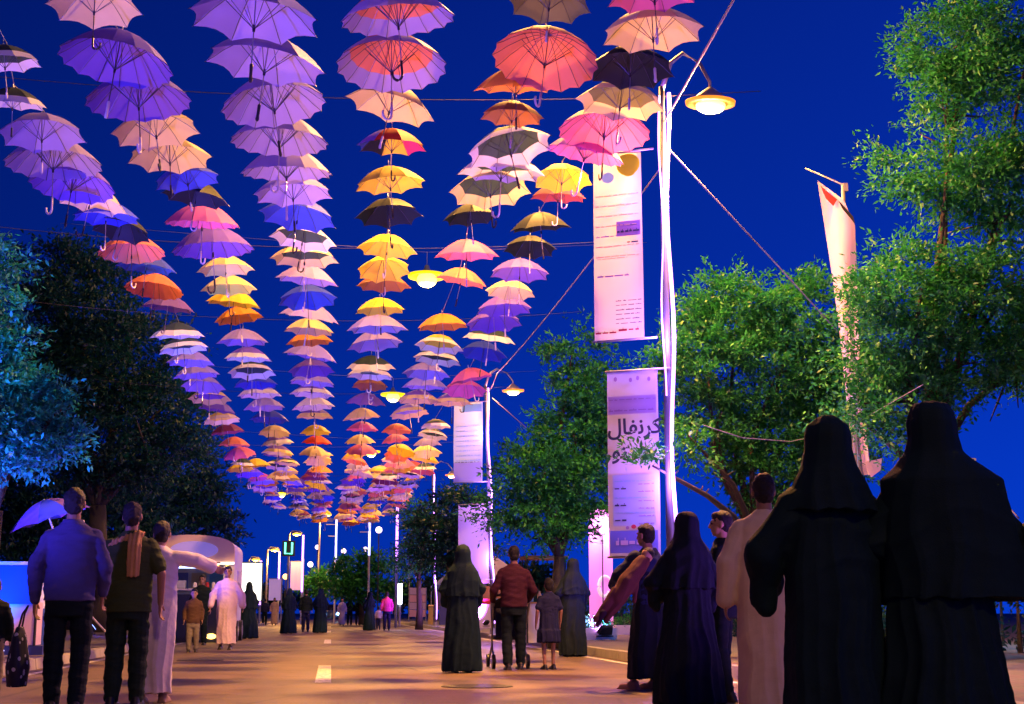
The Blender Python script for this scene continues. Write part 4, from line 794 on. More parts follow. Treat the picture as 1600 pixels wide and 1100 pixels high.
# --- group beside him
p = Person('man in dark clothes showing his face in profile behind the black robe', dp(1128, 800, 1.66), 1.66, 62, 'men in dark clothes', vox=.010, skin=SKIN2); p.pose(Le=(-.25, .05, 1.12), Lw=(-.2, .27, 1.12), head=(0, .02, 1.63))
p.body(eyes=True, head_turn=.25).shirt(BLACKT, True, .86).trousers(BLACKT)
woman('stout woman in black robe walking between the banner and the thobe man', dp(1072, 803, 1.6), 1.6, 10, vox=.011, low=1.05, wide=1.08, hem_w=.34, nf=9, m=ABAYA2, pose=dict(Le=(-.32, .04, 1.12), Lw=(-.22, .2, 1.0), Re=(.32, .0, 1.12), Rw=(.25, .15, .98)))
p = Person('person in dark blue carrying a sleeping child on one arm', dp(1012, 820, 1.66), 1.66, 40, 'men in dark clothes', vox=.010); p.pose(Ls=(-.2, .02, 1.40), Le=(-.36, .14, 1.20), Lw=(-.20, .34, 1.10), Rw=(.05, .33, 1.12), Re=(.27, .10, 1.14), head=(.0, .04, 1.63), La=(-.1, .16, .085))
p.body(shoe=SOLE).shirt(DKBLUE, True, .84, 1.08, 1.1).robe(ABAYA2, .12, False, 1.0, .25, .22, 1.0, .012, 7, False, name='lower_robe')
carr = p.root.matrix_world
cy_ = p.root.location.y; cp = at_d(972, 912, cy_-.28)
w_ = empty('child', (cp.x, cp.y, cp.z)); tag(w_, 'sleeping child wrapped in a russet shawl, held in arms', 'child'); w_.scale = (.72,)*3
d0 = (at_d(1004, 878, cy_-.22)-cp)/.72; d1 = (at_d(938, 972, cy_-.42)-cp)/.72
ax_ = (d1-d0).normalized(); pd = Vector((0, -1, 0)); sd_ = ax_.cross(pd).normalized()
mb = MB(); mb.capsule(d0, d0.lerp(d1, .35), .11, .14); mb.capsule(d0.lerp(d1, .35), d0.lerp(d1, .6), .14, .12); mb.capsule(d0.lerp(d1, .55)+sd_*.06, d1+sd_*.07, .085, .045); mb.capsule(d0.lerp(d1, .55)-sd_*.05, d0.lerp(d1, .93)-sd_*.05, .085, .05)
mb.capsule(d0.lerp(d1, .25)-sd_*.08, d0.lerp(d1, .5)-sd_*.22, .05, .03)
remesh(mb, 'shawl', SHAWL, w_, .012, 4, lambda co: .010*np_noise(co, 7, 2)+.006*(1-2*np.abs(np.sin(co @ np.array([9., 4., -6.])*2+2*np_noise(co, 5, 1)))))
mb = MB(); hd = d0+(d0-d1).normalized()*.12; mb.ell(hd, (.085, .095, .10)); mb.capsule(hd, d0, .04, .05); mb.capsule(hd+Vector((-.03, -.08, 0)), hd+Vector((-.04, -.09, -.01)), .012, .012); remesh(mb, 'body', SKIN2, w_, .009); mb = MB(); mb.ell(hd+Vector((.02, .01, .025)), (.09, .10, .095)); remesh(mb, 'hair', HAIR, w_, .010)
mb = MB(); mb.capsule(d1+Vector((.04, 0, .12)), d1+Vector((-.04, 0, -.04)), .05, .03); remesh(mb, 'blanket_edge', cloth('dark_plum', (.03, .012, .03)), w_, .010, 2, lambda co: .01*np_noise(co, 20, 1))

# --- mid-distance on the right
woman('blue black robed woman standing before the pink panel', gp(896, 1026), 1.70, 8, m=ABAYA2, low=1.1, hem_w=.27)
p = Person('child in a navy dress with bare legs beside the stroller man', gp(858, 1046), 1.22, 10, 'children', True, .012); p.body(bare_legs=True).shirt(NAVY, False, .86, 1.05, 1.1).robe(NAVY, .52, False, 1.0, .24, .2, 1.0, .014, 8, False, name='dress')
p = Person('man in a maroon shirt and black trousers pushing a stroller', gp(803, 1046), 1.68, 2, 'men in dark clothes', vox=.011); p.pose(Lw=(-.26, .30, .98), Rw=(.26, .30, .98), Le=(-.29, .02, 1.12), Re=(.29, .02, 1.12), La=(-.1, -.10, .085)); p.body().shirt(MAROON, True, .88, 1.08, 1.05).trousers(BLACKT, r=1.12)
woman('tall black robed woman walking alone right of the road middle', gp(722, 1051), 1.62, 3, low=1.05, wide=1.05, hem_w=.30, point=.02, nf=8)
# --- foreground left
p = Person('man in a slate violet long sleeved top seen from behind', dp(118, 764, 1.75), 1.75, 2, 'men seen from behind at the kerb', vox=.008); p.pose(Le=(-.27, -.04, 1.13), Lw=(-.27, .05, .86), Re=(.26, 0, 1.13), Rw=(.24, .12, .92), La=(-.10, .05, .085), Ra=(.10, -.06, .085)); p.body().shirt(PURPLE, True, .86, 1.10, 1.06).trousers(BLACKT, .96, .08, 1.10)
MB().tube([(.075*math.cos(a), .01+.075*math.sin(a), 1.49+.006*math.sin(2*a)) for a in [2*PI*i/20 for i in range(21)]], .011, 6).build('collar', WHITEC, p.root, True)
p = Person('man in an olive shirt with a tan scarf over his shoulder', dp(208, 786, 1.69), 1.69, -4, 'men seen from behind at the kerb', vox=.008); p.pose(Le=(-.25, 0, 1.13), Lw=(-.17, .20, 1.05), Re=(.28, -.02, 1.13), Rw=(.27, .05, .88)); p.body().shirt(OLIVE, False, .80, 1.12, 1.15).trousers(cloth('dark_green', (.008, .028, .018)), .96, .08, 1.15)
mb = MB(); mb.loft([(1.10, .06, -.155, .05, .022, .1, 5, 0), (1.25, .06, -.158, .055, .022, .1, 5, .3), (1.38, .055, -.135, .06, .03, .08, 5, .6), (1.455, .04, -.08, .07, .035, .05, 5, .6), (1.50, .03, 0, .09, .07, 0, 0, 0)], 24); mb.capsule((.08, -.06, 1.47), (-.12, -.09, 1.40), .04, .03); mb.capsule((-.12, -.09, 1.40), (-.19, -.02, 1.33), .03, .03)
remesh(mb, 'scarf', TAN, p.root, .008, 2, lambda co: .005*np.sin(co[:, 0]*170)+.003*np_noise(co, 30, 1))
p = Person('man in a white thobe stretching one arm toward the kiosk', dp(250, 812, 1.58), 1.58, -6, 'men in thobes', vox=.009, lean=(.0, .0)); p.pose(Rs=(.17, 0, 1.38), Re=(.34, .10, 1.36), Rw=(.47, .26, 1.30), Le=(-.25, 0, 1.13), Lw=(-.24, .08, .9), head=(.02, .04, 1.61)); p.body(shoe=SOLE).robe(THOBE, .09, False, 1.02, .19, .17, 1.02, .008, 6, True, 1.1, .95, 'thobe')
p = Person('child in a dark top and grey trousers cut by the picture edge', dp(-8, 905, 1.05), 1.05, 5, 'children', True, .012); p.body().shirt(BLACKT, True, .84, 1.05).trousers(GREYB, .95, .1, 1.15)
p = Person('woman in a white top and blue jeans leaning on the stall', gp(60, 1024), 1.62, 60, 'visitors at the stall', vox=.012, skin=SKIN2); p.pose(head=(0, .10, 1.56), Rw=(.12, .42, 1.12), Lw=(-.12, .42, 1.14)); p.body(hair_len=.18).shirt(WHITEC, True, .90, 1.0, 1.1).trousers(JEAN)
# --- walkers around the kiosk
p = Person('man in a pale pink thobe walking toward us past the kiosk', gp(352, 1015), 1.74, 176, 'men in thobes', vox=.012); p.pose(Le=(-.30, 0, 1.15), Lw=(-.34, .06, .92), Re=(.30, 0, 1.15), Rw=(.33, .06, .92), La=(-.11, .06, .085), Ra=(.11, -.05, .085)); p.body(eyes=True).robe(THOBEP, .12, False, 1.08, .21, .18, 1.05, .012, 5, True, 1.12, .97, 'thobe')
p = Person('child in brown walking in front of the kiosk counter', gp(300, 1019), 1.22, 182, 'children', True, .013, SKIN2); p.body(eyes=True).shirt(BROWN, True, .80, 1.1, 1.1).trousers(GREYB, .9, .1, 1.2)
p = Person('man in black standing at the dark kiosk window', gp(312, 1008), 1.66, 175, 'men in dark clothes', vox=.014); p.body(eyes=True).shirt(BLACKT, True, .82, 1.1, 1.1).trousers(BLACKT, .96, .1, 1.2)
woman('black robed woman just right of the pink thobe man', gp(387, 998), 1.62, 15, low=.95, wide=1.12, point=.05, hem_w=.36, vox=.016)
# --- far walkers
FV = .02
def man_far(label, loc, h, face, top, bot, child=False, thobe=None):
    p = Person(label, loc, h, face, 'people far down the street', child, FV); p.pose(La=(-.1, .08, .085), Ra=(.1, -.08, .085)); p.body(eyes=False)
    if thobe: p.robe(thobe, .1, False, 1.05, .22, .19, 1.0, .01, 6)
    else: p.shirt(top, True, .86, 1.08, 1.1).trousers(bot, r=1.1)
    return p
man_far('far man in dark blue just right of the robed woman by the kiosk', gp(413, 977), 1.6, 0, NAVY, BLACKT); man_far('far person in beige robe beside the distant billboard', gp(428, 977), 1.66, 180, None, None, thobe=BEIGE)
woman('robed woman at the near end of the far trio', gp(451, 990), 1.62, 5, low=.95, wide=1.1, hem_w=.34, vox=FV, group='people far down the street', point=.03)
man_far('man in dark shirt in the middle of the far trio', gp(477, 987), 1.70, 0, BLACKT, NAVY); woman('robed woman at the end of the far trio by the centre line', gp(500, 989), 1.66, 0, low=1.0, wide=1.1, hem_w=.30, vox=FV, group='people far down the street')
man_far('person in a pale lilac robe beyond the far trio', gp(534, 978), 1.6, 180, None, None, thobe=PALEV)
man_far('dark clothed walker right of the lilac robe', gp(546, 977), 1.68, 0, NAVY, BLACKT); man_far('second dark clothed walker before the round tree', gp(559, 977), 1.66, 0, BLACKT, NAVY)
woman('robed woman with a pale striped scarf far along the road', gp(577, 985), 1.64, 30, low=1.1, hem_w=.32, vox=FV, group='people far down the street')
man_far('man in a hot pink shirt far along the road', gp(604, 985), 1.66, 0, HOTPINK, NAVY); man_far('small child in pale pink beside the hot pink shirt', gp(591, 984), 1.02, 0, PALEV, NAVY, True); man_far('dark figure right of the hot pink shirt', gp(621, 979), 1.6, 10, NAVY, BLACKT)
mb = MB().capsule((-.14, .1, 1.46), (.16, -.05, 1.36), .045, .04); q = gp(577, 985)
o = remesh(mb, 'scarf', WHITEC, [c for c in COL.objects if c.get('label', '').startswith('robed woman with a pale striped')][0], .02)

# ---- things carried and pushed
sp_ = gp(800, 1046); st = empty('stroller', (sp_.x+.02, sp_.y+.62, 0)); tag(st, 'dark folding stroller pushed by the maroon shirted man', 'stroller')
FR = mat('stroller_frame', (.30, .30, .33), .35, .7); ST = cloth('stroller_fabric', (.02, .025, .06))
for s in (-1, 1):
    MB().tube([(s*.27, -.42, 1.0), (s*.25, -.30, .78), (s*.22, .10, .30), (s*.22, .38, .12)], .014, 8).build('frame_rail', FR, st, True); MB().tube([(s*.22, .10, .42), (s*.24, -.30, .10)], .013, 8).build('rear_strut', FR, st, True)
    for y, rr in ((-.32, .10), (.40, .09)):
        wl = MB().tube([(s*.24-.02, y, rr), (s*.24+.02, y, rr)], rr, 18).build('wheel', SHOE, st); MB().tube([(s*.24-.024, y, rr), (s*.24+.024, y, rr)], rr*.5, 12).build('rim', FR, wl)
MB().tube([(-.27, -.42, 1.0), (0, -.45, 1.03), (.27, -.42, 1.0)], .018, 8).build('handlebar', SHOE, st, True)
remesh(MB().box((0, .05, .42), (.40, .42, .06)).box((0, -.17, .62), (.40, .06, .42), Matrix.Rotation(-.3, 3, 'X')), 'seat', ST, st, .012); 
hb = MB(); V_ = []; 
for j in range(9):
    a = PI*.62*j/8
    for i in range(9): x = (i/8-.5)*.46; V_.append((x, -.22+.34*math.sin(a)*.9, .70+.30*math.cos(a*.9)*(1-.25*(2*i/8-1)**2)))
hb.add(V_, [(j*9+i, j*9+i+1, j*9+i+10, j*9+i+9) for j in range(8) for i in range(8)]).build('hood', ST, st, True)
bp_ = dp(118, 764, 1.75)+Vector((-.36, -.02, .20)); bg = empty('shopping_bag', bp_); tag(bg, 'black and white patterned bag hanging from the violet top man', 'bag')
def checker(name, a, b, sc):
    m = bpy.data.materials.new(name); m.use_nodes = True; nt = m.node_tree; bs = nt.nodes['Principled BSDF']; tc = nt.nodes.new('ShaderNodeTexCoord'); v = nt.nodes.new('ShaderNodeTexVoronoi'); v.inputs['Scale'].default_value = sc
    r = nt.nodes.new('ShaderNodeValToRGB'); r.color_ramp.interpolation = 'CONSTANT'; r.color_ramp.elements[0].color = (*a, 1); r.color_ramp.elements[1].position = .28; r.color_ramp.elements[1].color = (*b, 1)
    nt.links.new(tc.outputs['Object'], v.inputs['Vector']); nt.links.new(v.outputs['Distance'], r.inputs[0]); nt.links.new(r.outputs[0], bs.inputs['Base Color']); bs.inputs['Roughness'].default_value = .6; return m
remesh(MB().loft([(0, 0, 0, .07, .12, .03, 4, 0), (.15, 0, 0, .085, .15, .05, 4, .5), (.38, 0, 0, .05, .14, .06, 4, 1), (.46, 0, 0, .02, .10, 0, 0, 0)], 24), 'bag_body', checker('bag_pattern', (.5, .5, .6), (.008, .01, .03), 17), bg, .010, 2)
MB().tube([(0, -.06, .44), (.02, -.04, .56), (.05, 0, .62), (.02, .04, .56), (0, .06, .44)], .008, 6).build('strap', SHOE, bg, True)

# ================================================================== STALLS, KIOSK, SIGNS
KW_ = mat('kiosk_white', (.78, .74, .76), .45, var=.05, scale=4); KD = mat('kiosk_dark', (.015, .018, .03), .4); KL = mat('kiosk_lilac_sign', (.50, .46, .86), .5, emit=(.35, .30, 1.0), estr=.25)
g0 = gp(362, 1004); kx = g0.x; ky = g0.y
k = empty('food_kiosk', (kx-1.15, ky+1.7, 0)); tag(k, 'white food kiosk with arched sign and dark serving window', 'food kiosk')
W2, D2, H2 = 1.15, 1.7, 2.35
MB().box((0, -D2+.06, .62), (2*W2, .12, 1.24)).build('counter_front', KD, k); MB().box((0, D2-.06, H2/2), (2*W2, .12, H2)).build('rear_wall', KW_, k)
for s in (-1, 1): MB().box((s*(W2-.06), 0, H2/2+.02), (.12, 2*D2-.26, H2)).build('side_wall', KW_, k)
MB().box((0, -D2+.05, 1.36), (2*W2+.08, .42, .05)).build('counter_top', KW_, k)
for s in (-1, 1): MB().box((s*(W2-.14), -D2+.06, 1.70), (.28, .121, .62)).build('window_pier', KW_, k)
MB().box((0, 0, .10), (2*W2-.3, 2*D2-.3, .12)).build('floor_plate', KD, k)
fa = MB(); prof_ = []
for i in range(25):
    a = PI*i/24; prof_.append((-W2*math.cos(a), 2.30+.48*math.sin(a)**.55))
n_ = len(prof_); vs = [(x, -D2-.05, z) for x, z in prof_]+[(x, -D2+.10, z) for x, z in prof_]+[(-W2, -D2-.05, 2.0), (W2, -D2-.05, 2.0), (-W2, -D2+.10, 2.0), (W2, -D2+.10, 2.0)]
fs = [tuple(range(n_))[::1]+(2*n_+1, 2*n_), tuple(range(n_, 2*n_))[::-1]+(2*n_+2, 2*n_+3)]+[(i+1, i, n_+i, n_+i+1) for i in range(n_-1)]+[(0, 2*n_, 2*n_+2, n_), (2*n_+1, n_-1, 2*n_-1, 2*n_+3), (2*n_, 2*n_+1, 2*n_+3, 2*n_+2)]
MB().add(vs, fs).build('fascia', mat('kiosk_cream', (.80, .62, .46), .5, var=.06, scale=3), k)
rv = MB(); R_ = [(x, y, z) for y in (-D2+.11, D2) for x, z in prof_]; rv.add(R_, [(i, i+1, n_+i+1, n_+i) for i in range(n_-1)]).build('roof', KW_, k, True)
MB().add([(.1+.62*math.cos(2*PI*i/28), -D2-.075, 2.38+.23*math.sin(2*PI*i/28)) for i in range(28)]+[(.1+.62*math.cos(2*PI*i/28), -D2-.052, 2.38+.23*math.sin(2*PI*i/28)) for i in range(28)], [tuple(range(28))]+[(i, i+28, (i+1) % 28+28, (i+1) % 28) for i in range(28)]).build('oval_sign', KL, k)
MB().box((0, -D2-.07, 2.04), (2*W2, .03, .05)).build('light_bar', mat('led_soft', (1, .9, .9), emit=(1, .8, .75), estr=2.5), k)
MB().box((W2+.004, .4, 1.45), (.02, 1.6, .9)).build('side_panel', mat('kiosk_side_lilac', (.6, .5, .82), .5), k)
for i in range(4): MB().box((W2+.03, -.25+.42*i, 1.45), (.02, .03, .86)).build('side_batten', KW_, k)
for s in (-1, 1):
    for y in (-.9, .9): wl = MB().tube([(s*(W2+.0), y, .28), (s*(W2+.10), y, .28)], .28, 20).build('wheel', SHOE, k); MB().tube([(s*(W2+.09), y, .28), (s*(W2+.115), y, .28)], .14, 14).build('rim', STEEL, wl)
FOG = mat('marker_lamp', (1, .8, .3), emit=(1, .62, .12), estr=5)
for x in (-.85, .62): MB().ell((x, -D2-.04, .16), (.13, .05, .07)).build('marker_lamp', FOG, k, True)
MB().box((0, -D2+.6, 1.95), (1.4, .08, .05)).build('inner_light', mat('led_cool', (.5, .6, 1), emit=(.3, .4, 1), estr=5), k)
for i in range(3): MB().box((-.55+.5*i, D2-.16, 1.62), (.40, .03, .52)).build('menu_board', [INKB, INKO, INKC][i], k)
for i in range(9): MB().ell((-.95+.24*i, -D2-.10, 1.97), (.03, .03, .04), None, 8, 6).build('bulb', BULBY, k, True)
for i in range(5): MB().lathe([(.04, 1.385), (.05, 1.40), (.05, 1.50), (.03, 1.55)], 8, (.15+.16*i, -D2+.02, 0)).build('cup', [KW_, INKO, INKR, KW_, INKC][i], k, True)
MB().box((-.3, -D2+.5, 1.49), (.35, .3, .22)).build('machine', STEEL, k)

# left stall with blue panel
s0 = gp(24, 1036); s_ = empty('game_stall', (s0.x-.05, s0.y+.3, .0)); tag(s_, 'low stall with a glowing blue panel and pale front', 'stall')
MB().box((0, 0, .13), (.9, .7, .26)).build('base', mat('stall_base_blue', (.02, .03, .25), .5), s_)
MB().box((0, -.02, .60), (.62, .52, .66)).build('front', mat('stall_front_pink', (.78, .55, .80), .55, var=.06, scale=4), s_)
MB().box((-.02, -.30, 1.20), (.62, .06, .60)).build('panel', mat('stall_panel_blue', (.01, .04, .6), .4, emit=(.0, .05, .9), estr=.7), s_)
MB().box((-.02, -.26, 1.53), (.70, .14, .05)).build('panel_cap', WHITEC, s_)
for x in (-.16, .02, .20): MB().ell((x, -.36, .19), (.045, .02, .025)).build('marker_lamp', mat('stall_lamp', (.5, .6, 1), emit=(.35, .45, 1), estr=3), s_, True)
for x in (-.36, .31): MB().tube([(x, -.28, .26), (x, -.28, 1.55)], .02, 8).build('post', DARKM, s_)
# small blue parasol behind the stall
pp = at_y(78, 812, 12.8); pr = empty('parasol', (pp.x, pp.y, pp.z)); tag(pr, 'blue lit parasol leaning above the stall', 'parasol'); pr.rotation_euler = (0, -.35, .3); pr.scale = (.62,)*3
for i in range(8):
    q = link('panel', um('panel', (8, 0.0, 1.0, 6, 4), FAB['violet'] if i % 2 else FAB['blue']), pr); q.rotation_euler = (0, 0, 2*PI*i/8)
MB().tube([(0, 0, .5), (0, 0, -2.0)], .025, 8).build('pole', STEEL, pr)
MB().tube([(0, 0, -1.98), (.5, 0, -3.1)], .025, 8).build('pole_foot', STEEL, pr)

# pink backlit totem with a white curl
t0 = gp(940, 988, .13); tt = empty('lit_totem', (t0.x, t0.y, .12)); tag(tt, 'pink backlit panel with a white curl behind the banner', 'sign'); tt.rotation_euler = (0, 0, -.2)
ht = at_d(940, 795, t0.y).z-.12
MB().box((0, 0, ht/2+.05), (.78, .10, ht-.1)).build('panel', mat('totem_pink', (.75, .35, .8), .4, emit=(.75, .20, .85), estr=.55), tt)
MB().box((0, 0, .06), (.95, .4, .12)).build('plinth', KW_, tt)
CUR = []
for i in range(22): a = -1.9+i*.245; rr = .30-.006*i; CUR.append((.12+rr*math.cos(a+2.6)*.8, -.065, 1.45+rr*1.35*math.sin(a+2.6)))
MB().tube(CUR, [.03+.035*math.sin(PI*i/21) for i in range(22)], 8).build('curl_emblem', mat('emblem_white', (.9, .85, .9), emit=(.9, .7, .9), estr=.5), tt, True)
lp = at_d(941, 829, t0.y-.35); pk = empty('flood_lamp', (lp.x, lp.y, .12)); tag(pk, 'round pink white lamp shining in front of the pink panel', 'lamp'); MB().tube([(0, 0, 0), (0, 0, lp.z-.2)], .02, 8).build('pole', DARKM, pk); MB().ell((0, 0, lp.z-.12), (.085, .085, .11)).build('globe', BULBP, pk, True)
point_light('lamp_light', (0, -.2, lp.z-.1), 160, (1, .45, .9), .1, pk)
# low white planter ledge near the totem
for i, (px, py, l) in enumerate(((940, 1000, 'pale ledge at the foot of the pink panel'), (985, 992, 'pale ledge behind the child carrier'))):
    q = gp(px, py, .12); b = empty('planter', (q.x, q.y+.3, .12)); tag(b, l, 'planter', 'pavement planters'); MB().box((0, 0, .14), (.8, .35, .28), None, (1.04, 1.06)).build('trough', KW_, b); leaf_cloud('shrub', [(0, 0, .38, .36, .14, .12)], 26, 24, .07, LEAF, b, 300+i, .12)
# small canopy stall behind the stroller
c0 = gp(850, 1004, .12); cs = empty('canopy_stall', (c0.x, c0.y, .12)); tag(cs, 'small flat roofed stall with tan top behind the stroller man', 'stall')
zr = at_d(850, 872, c0.y).z-.12
MB().box((0, 0, zr), (.95, .9, .07)).build('roof', TAN, cs)
for x in (-.42, .42):
    for y in (-.4, .4): MB().tube([(x, y, 0), (x, y, zr-.03)], .018, 6).build('post', DARKM, cs)
for x in (-.42, .42): MB().tube([(x, -.4, zr-.3), (x*.4, -.4, zr-.05)], .014, 6).build('brace', DARKM, cs)
MB().box((0, .1, .42), (.8, .5, .84)).build('counter', KW_, cs); MB().box((0, .1, .86), (.9, .6, .04)).build('counter_top', TAN, cs)
for i, x in enumerate((-.28, -.1, .12, .27)): b = MB().lathe([(.045, .885), (.05, .90), (.05, 1.03), (.02, 1.08), (.02, 1.12)], 10, (x, -.02, 0)).build('jar', [INKC, INKO, KW_, INKY][i], cs, True)
# far hoarding and post
h0 = gp(655, 973, .12); hd_ = empty('hoarding', (h0.x, h0.y+2, .12)); tag(hd_, 'small lilac striped hoarding at the far pavement', 'hoarding'); zt = at_d(655, 918, h0.y+2).z-.12
PLV = mat('hoarding_lilac', (.55, .42, .75), .6, var=.1); 
for i in range(4): MB().box((0, 0, .35+(zt-.35)*(i+.5)/4), (1.05, .05, (zt-.35)/4-.03)).build('board', PLV if i % 2 else mat('hoarding_pink', (.72, .40, .62), .6), hd_)
for x in (-.56, .56): MB().tube([(x, 0, 0), (x, 0, zt+(1.0 if x < 0 else .0))], .035, 8).build('post', STEEL, hd_)
b0 = gp(673, 976, .12); po = empty('bollard', (b0.x, b0.y, .12)); tag(po, 'square tan wooden post by the far kerb', 'post'); MB().box((0, 0, .5), (.26, .26, 1.0)).build('shaft', cloth('wood', (.5, .34, .12)), po); MB().box((0, 0, 1.03), (.30, .30, .06), None, (.8, .8)).build('cap', TAN, po)
# bright billboard and lilac signs
b1 = at_y(394, 880, 46); bb = empty('billboard', (b1.x, b1.y, 0)); tag(bb, 'bright white lit billboard beyond the kiosk', 'billboard'); zb = at_y(394, 938, 46).z
MB().box((0, 0, (b1.z+zb)/2), (1.05, .14, b1.z-zb)).build('screen', mat('billboard_lit', (.9, .9, .85), emit=(.95, .95, .82), estr=2.6), bb); MB().box((0, .09, (b1.z+zb)/2), (1.2, .05, b1.z-zb+.14)).build('frame', DARKM, bb); MB().tube([(0, .09, 0), (0, .09, zb)], .08, 8).build('pole', STEEL, bb)
for lab, px, y0, y1, Y, w in (('pale lilac hanging sign left of the orange globe lamp', 430, 905, 938, 54, .75), ('pale lilac hanging sign beside the violet column', 464, 878, 922, 57, .8)):
    a = at_y(px, y0, Y); b = at_y(px, y1, Y); r = empty('hanging_sign', (a.x, a.y, 0)); tag(r, lab, 'sign', 'lilac signs'); MB().box((0, 0, (a.z+b.z)/2), (w, .04, a.z-b.z)).build('panel', mat('sign_lilac', (.62, .5, .85), emit=(.5, .35, .9), estr=.35), r); MB().tube([(w/2+.05, 0, 0), (w/2+.05, 0, a.z+.2)], .04, 8).build('pole', STEEL, r); MB().box((.02, 0, a.z+.03), (w+.1, .05, .04)).build('arm', STEEL, r)
a = at_y(451, 857, 50); r = empty('neon_sign', (a.x, a.y, 0)); tag(r, 'small green lit sign high beside the far lamp', 'sign'); MB().box((0, 0, a.z), (.75, .08, .9)).build('box', DARKM, r); MB().tube([(-.2, -.06, a.z+.35), (-.2, -.06, a.z-.3), (.2, -.06, a.z-.3), (.2, -.06, a.z+.35)], .06, 6).build('tube', mat('neon_green', (.2, .9, .6), emit=(.1, .9, .6), estr=4), r); MB().tube([(.0, .08, 0), (0, .08, a.z)], .05, 8).build('pole', STEEL, r)
# far car with blue white headlamps
c1 = gp(517, 972); cr = empty('car', (c1.x, c1.y+3, 0)); tag(cr, 'distant car facing us with bluish headlamps', 'car')
CARP = mat('car_paint', (.05, .07, .18), .25, .2, coat=.6)
MB().loft([(.25, 0, 0, .86, 2.0, 0, 0, 0), (.55, 0, 0, .90, 2.1, 0, 0, 0), (.85, 0, 0, .86, 2.0, 0, 0, 0), (.95, 0, .1, .80, 1.7, 0, 0, 0)], 24).build('body', CARP, cr, True); MB().loft([(.94, 0, .2, .78, 1.3, 0, 0, 0), (1.35, 0, .3, .62, .85, 0, 0, 0), (1.45, 0, .3, .5, .6, 0, 0, 0)], 20).build('cabin', mat('car_glass', (.01, .01, .02), .1), cr, True)
for s in (-1, 1):
    MB().ell((s*.62, -1.75, .66), (.16, .12, .09)).build('headlight', mat('headlamp', (.8, .95, 1), emit=(.45, .85, 1), estr=30), cr, True)
    for y in (-1.25, 1.3): MB().tube([(s*.72, y, .32), (s*.88, y, .32)], .32, 16).build('wheel', SHOE, cr)
# cyan lamp beyond the veiled woman, white board
a = at_y(1552, 752, 16); r = empty('flood_lamp', (a.x, a.y, .0)); tag(r, 'small cyan white floodlight beyond the broad veiled woman', 'lamp'); MB().tube([(0, 0, 0), (0, 0, a.z-.1)], .03, 8).build('pole', DARKM, r); MB().box((0, 0, a.z), (.26, .10, .16)).build('lens', BULBC, r); MB().box((0, .09, a.z), (.30, .07, .20)).build('housing', DARKM, r)
point_light('lamp_light', (0, -.3, a.z), 350, (.15, .6, 1), .1, r)
a = at_y(1514, 728, 13); r = empty('notice_board', (a.x, a.y, 0)); tag(r, 'corner of a pale board behind the broad veiled woman', 'board'); MB().box((-.18, 0, a.z-.05), (.6, .04, .36)).build('panel', KW_, r); MB().tube([(-.18, .04, 0), (-.18, .04, a.z)], .03, 8).build('pole', STEEL, r)

# ================================================================== FESTIVAL FLOODLIGHTS (uplights along the kerbs)
def uplight(label, loc, target, energy, color, ang, bulb):
    r = empty('uplight', loc); tag(r, label, 'floodlight', 'coloured uplights'); d = (Vector(target)-Vector(loc)).normalized(); R = d.to_track_quat('Z', 'Y').to_matrix()
    hb = MB(); hb.box((0, 0, 0), (.26, .20, .10), R); h = hb.build('housing', DARKM, r); MB().box(d*.06, (.22, .16, .012), R).build('lens', bulb, r); MB().box((0, 0, -.14), (.30, .12, .03)).build('bracket', DARKM, r)
    s = spot_light('uplight_beam', Vector(loc)+d*.12, target, energy, color, ang, .08); return r
LB = mat('uplight_blue_lens', (.3, .4, 1), emit=(.2, .3, 1), estr=10); LV = mat('uplight_violet_lens', (.7, .4, 1), emit=(.7, .3, 1), estr=10); LC = mat('uplight_cyan_lens', (.3, .9, 1), emit=(.1, .7, 1), estr=10)
for i, y in enumerate((8.0, 17.5, 27.0, 39.0, 52.0, 66.0)):
    uplight('%s blue violet uplight along the stall side kerb' % ordinal(i+1), (-6.3, y, .35), (-1.0, y+4.5, 6.4), 4300, (.13, .08, 1.0), 74, LB)
for i, y in enumerate((10.0, 21.0, 34.0, 47.0, 60.0)):
    uplight('%s pinkish violet uplight along the banner side kerb' % ordinal(i+1), (6.5, y, .35), (1.5, y+4.6, 6.4), (700, 2400, 2400, 2400, 2400)[i], (.46, .10, 1.0), 98, LV)
uplight('cyan uplight under the tree at the picture edge', (-7.6, 14.5, .35), at_y(30, 640, 12.3), 4200, (.0, .45, 1.0), 27, LC)
uplight('added violet fill light at the foot of the white flag', (6.2, 16.6, .35), at_y(1318, 450, 11.1), 900, (.62, .30, 1.0), 34, LV)  # added fill, only there to pull the orange lit flag towards violet
uplight('blue uplight under the dark shade tree', (-5.6, 22.0, .35), at_y(150, 680, 17), 500, (.0, .12, 1.0), 70, LB)
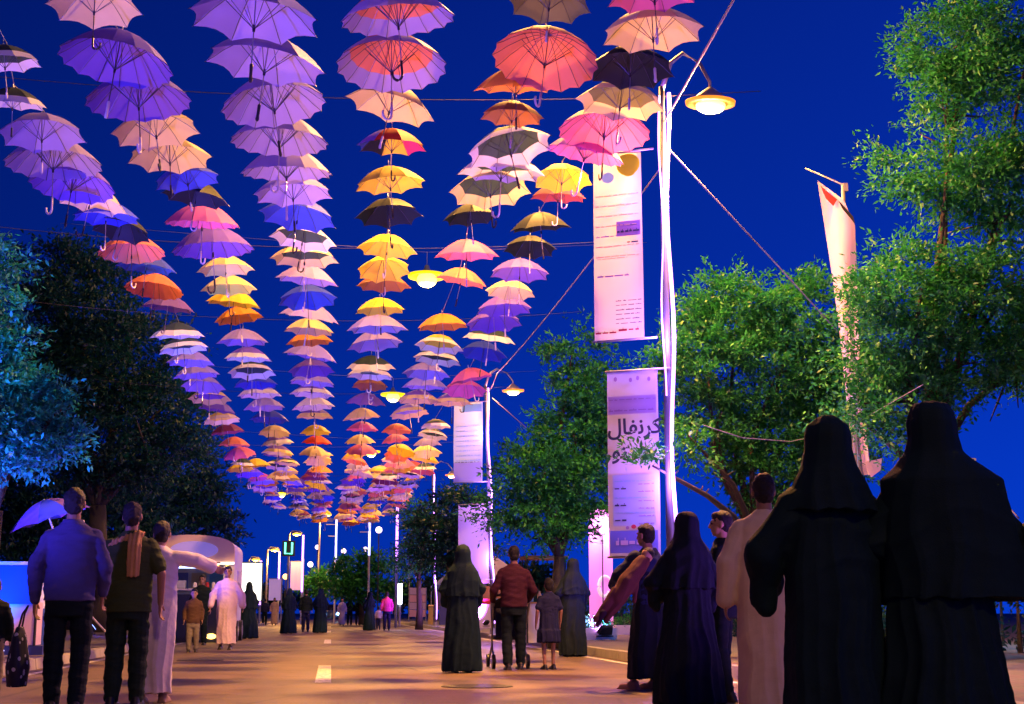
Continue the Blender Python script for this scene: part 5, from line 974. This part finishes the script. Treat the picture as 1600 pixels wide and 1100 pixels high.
uplight('blue uplight among the pavement trees', (7.4, 22.0, .35), at_y(1100, 680, 15), 900, (.05, .15, 1.0), 120, LB)
uplight('blue uplight behind the second banner pole', (6.6, 34.0, .35), at_y(830, 800, 24), 900, (.05, .15, 1.0), 120, LB)

# market tents far along both pavements
TENT = cloth('tent_canvas', (.62, .55, .66)); TENTB = cloth('tent_blue_canvas', (.10, .12, .45))
for lab, x, y, m, lc in (('white pyramid tent far along the banner side behind the woman', 6.9, 62, TENT, (1, .6, .3)), ('blue pyramid tent farthest along the banner side', 6.9, 78, TENTB, (.4, .5, 1)), ('white pyramid tent far along the stall side past the kiosk', -6.6, 74, TENT, (1, .5, .25)), ('blue pyramid tent farthest along the stall side', -6.2, 92, TENTB, (.5, .4, 1))):
    r = empty('market_tent', (x, y, .12)); tag(r, lab, 'tent', 'far market tents')
    MB().add([(-1.4, -1.4, 2.1), (1.4, -1.4, 2.1), (1.4, 1.4, 2.1), (-1.4, 1.4, 2.1), (-.15, -.15, 3.1), (.15, -.15, 3.1), (.15, .15, 3.1), (-.15, .15, 3.1)], [(0, 1, 5, 4), (1, 2, 6, 5), (2, 3, 7, 6), (3, 0, 4, 7), (4, 5, 6, 7)]).build('roof', m, r)
    for sx, sy in ((-1.38, -1.38), (1.38, -1.38), (1.38, 1.38), (-1.38, 1.38)): MB().tube([(sx, sy, 0), (sx, sy, 2.1)], .03, 6).build('post', STEEL, r)
    for q in range(4): MB().box((0, -1.42, 1.98), (2.8, .02, .22), Matrix.Rotation(q*PI/2, 3, 'Z')).build('valance', m, r) if q == 0 else None
    MB().box((0, -1.0, .5), (2.2, .6, 1.0)).build('counter', m, r); MB().box((0, .9, 1.3), (2.2, .05, 1.0)).build('back_cloth', SHAWL, r)
    for i in range(4): MB().box((-.8+.52*i, -1.0, 1.12), (.34, .34, .22)).build('goods', [INKO, INKR, INKC, KW_][i], r)
    MB().ell((0, -.2, 1.95), (.1, .1, .1)).build('bulb', BULBW, r, True); point_light('bulb_light', (0, -.3, 1.8), 120, lc, .1, r)

bpy.data.scenes.remove(TMP)
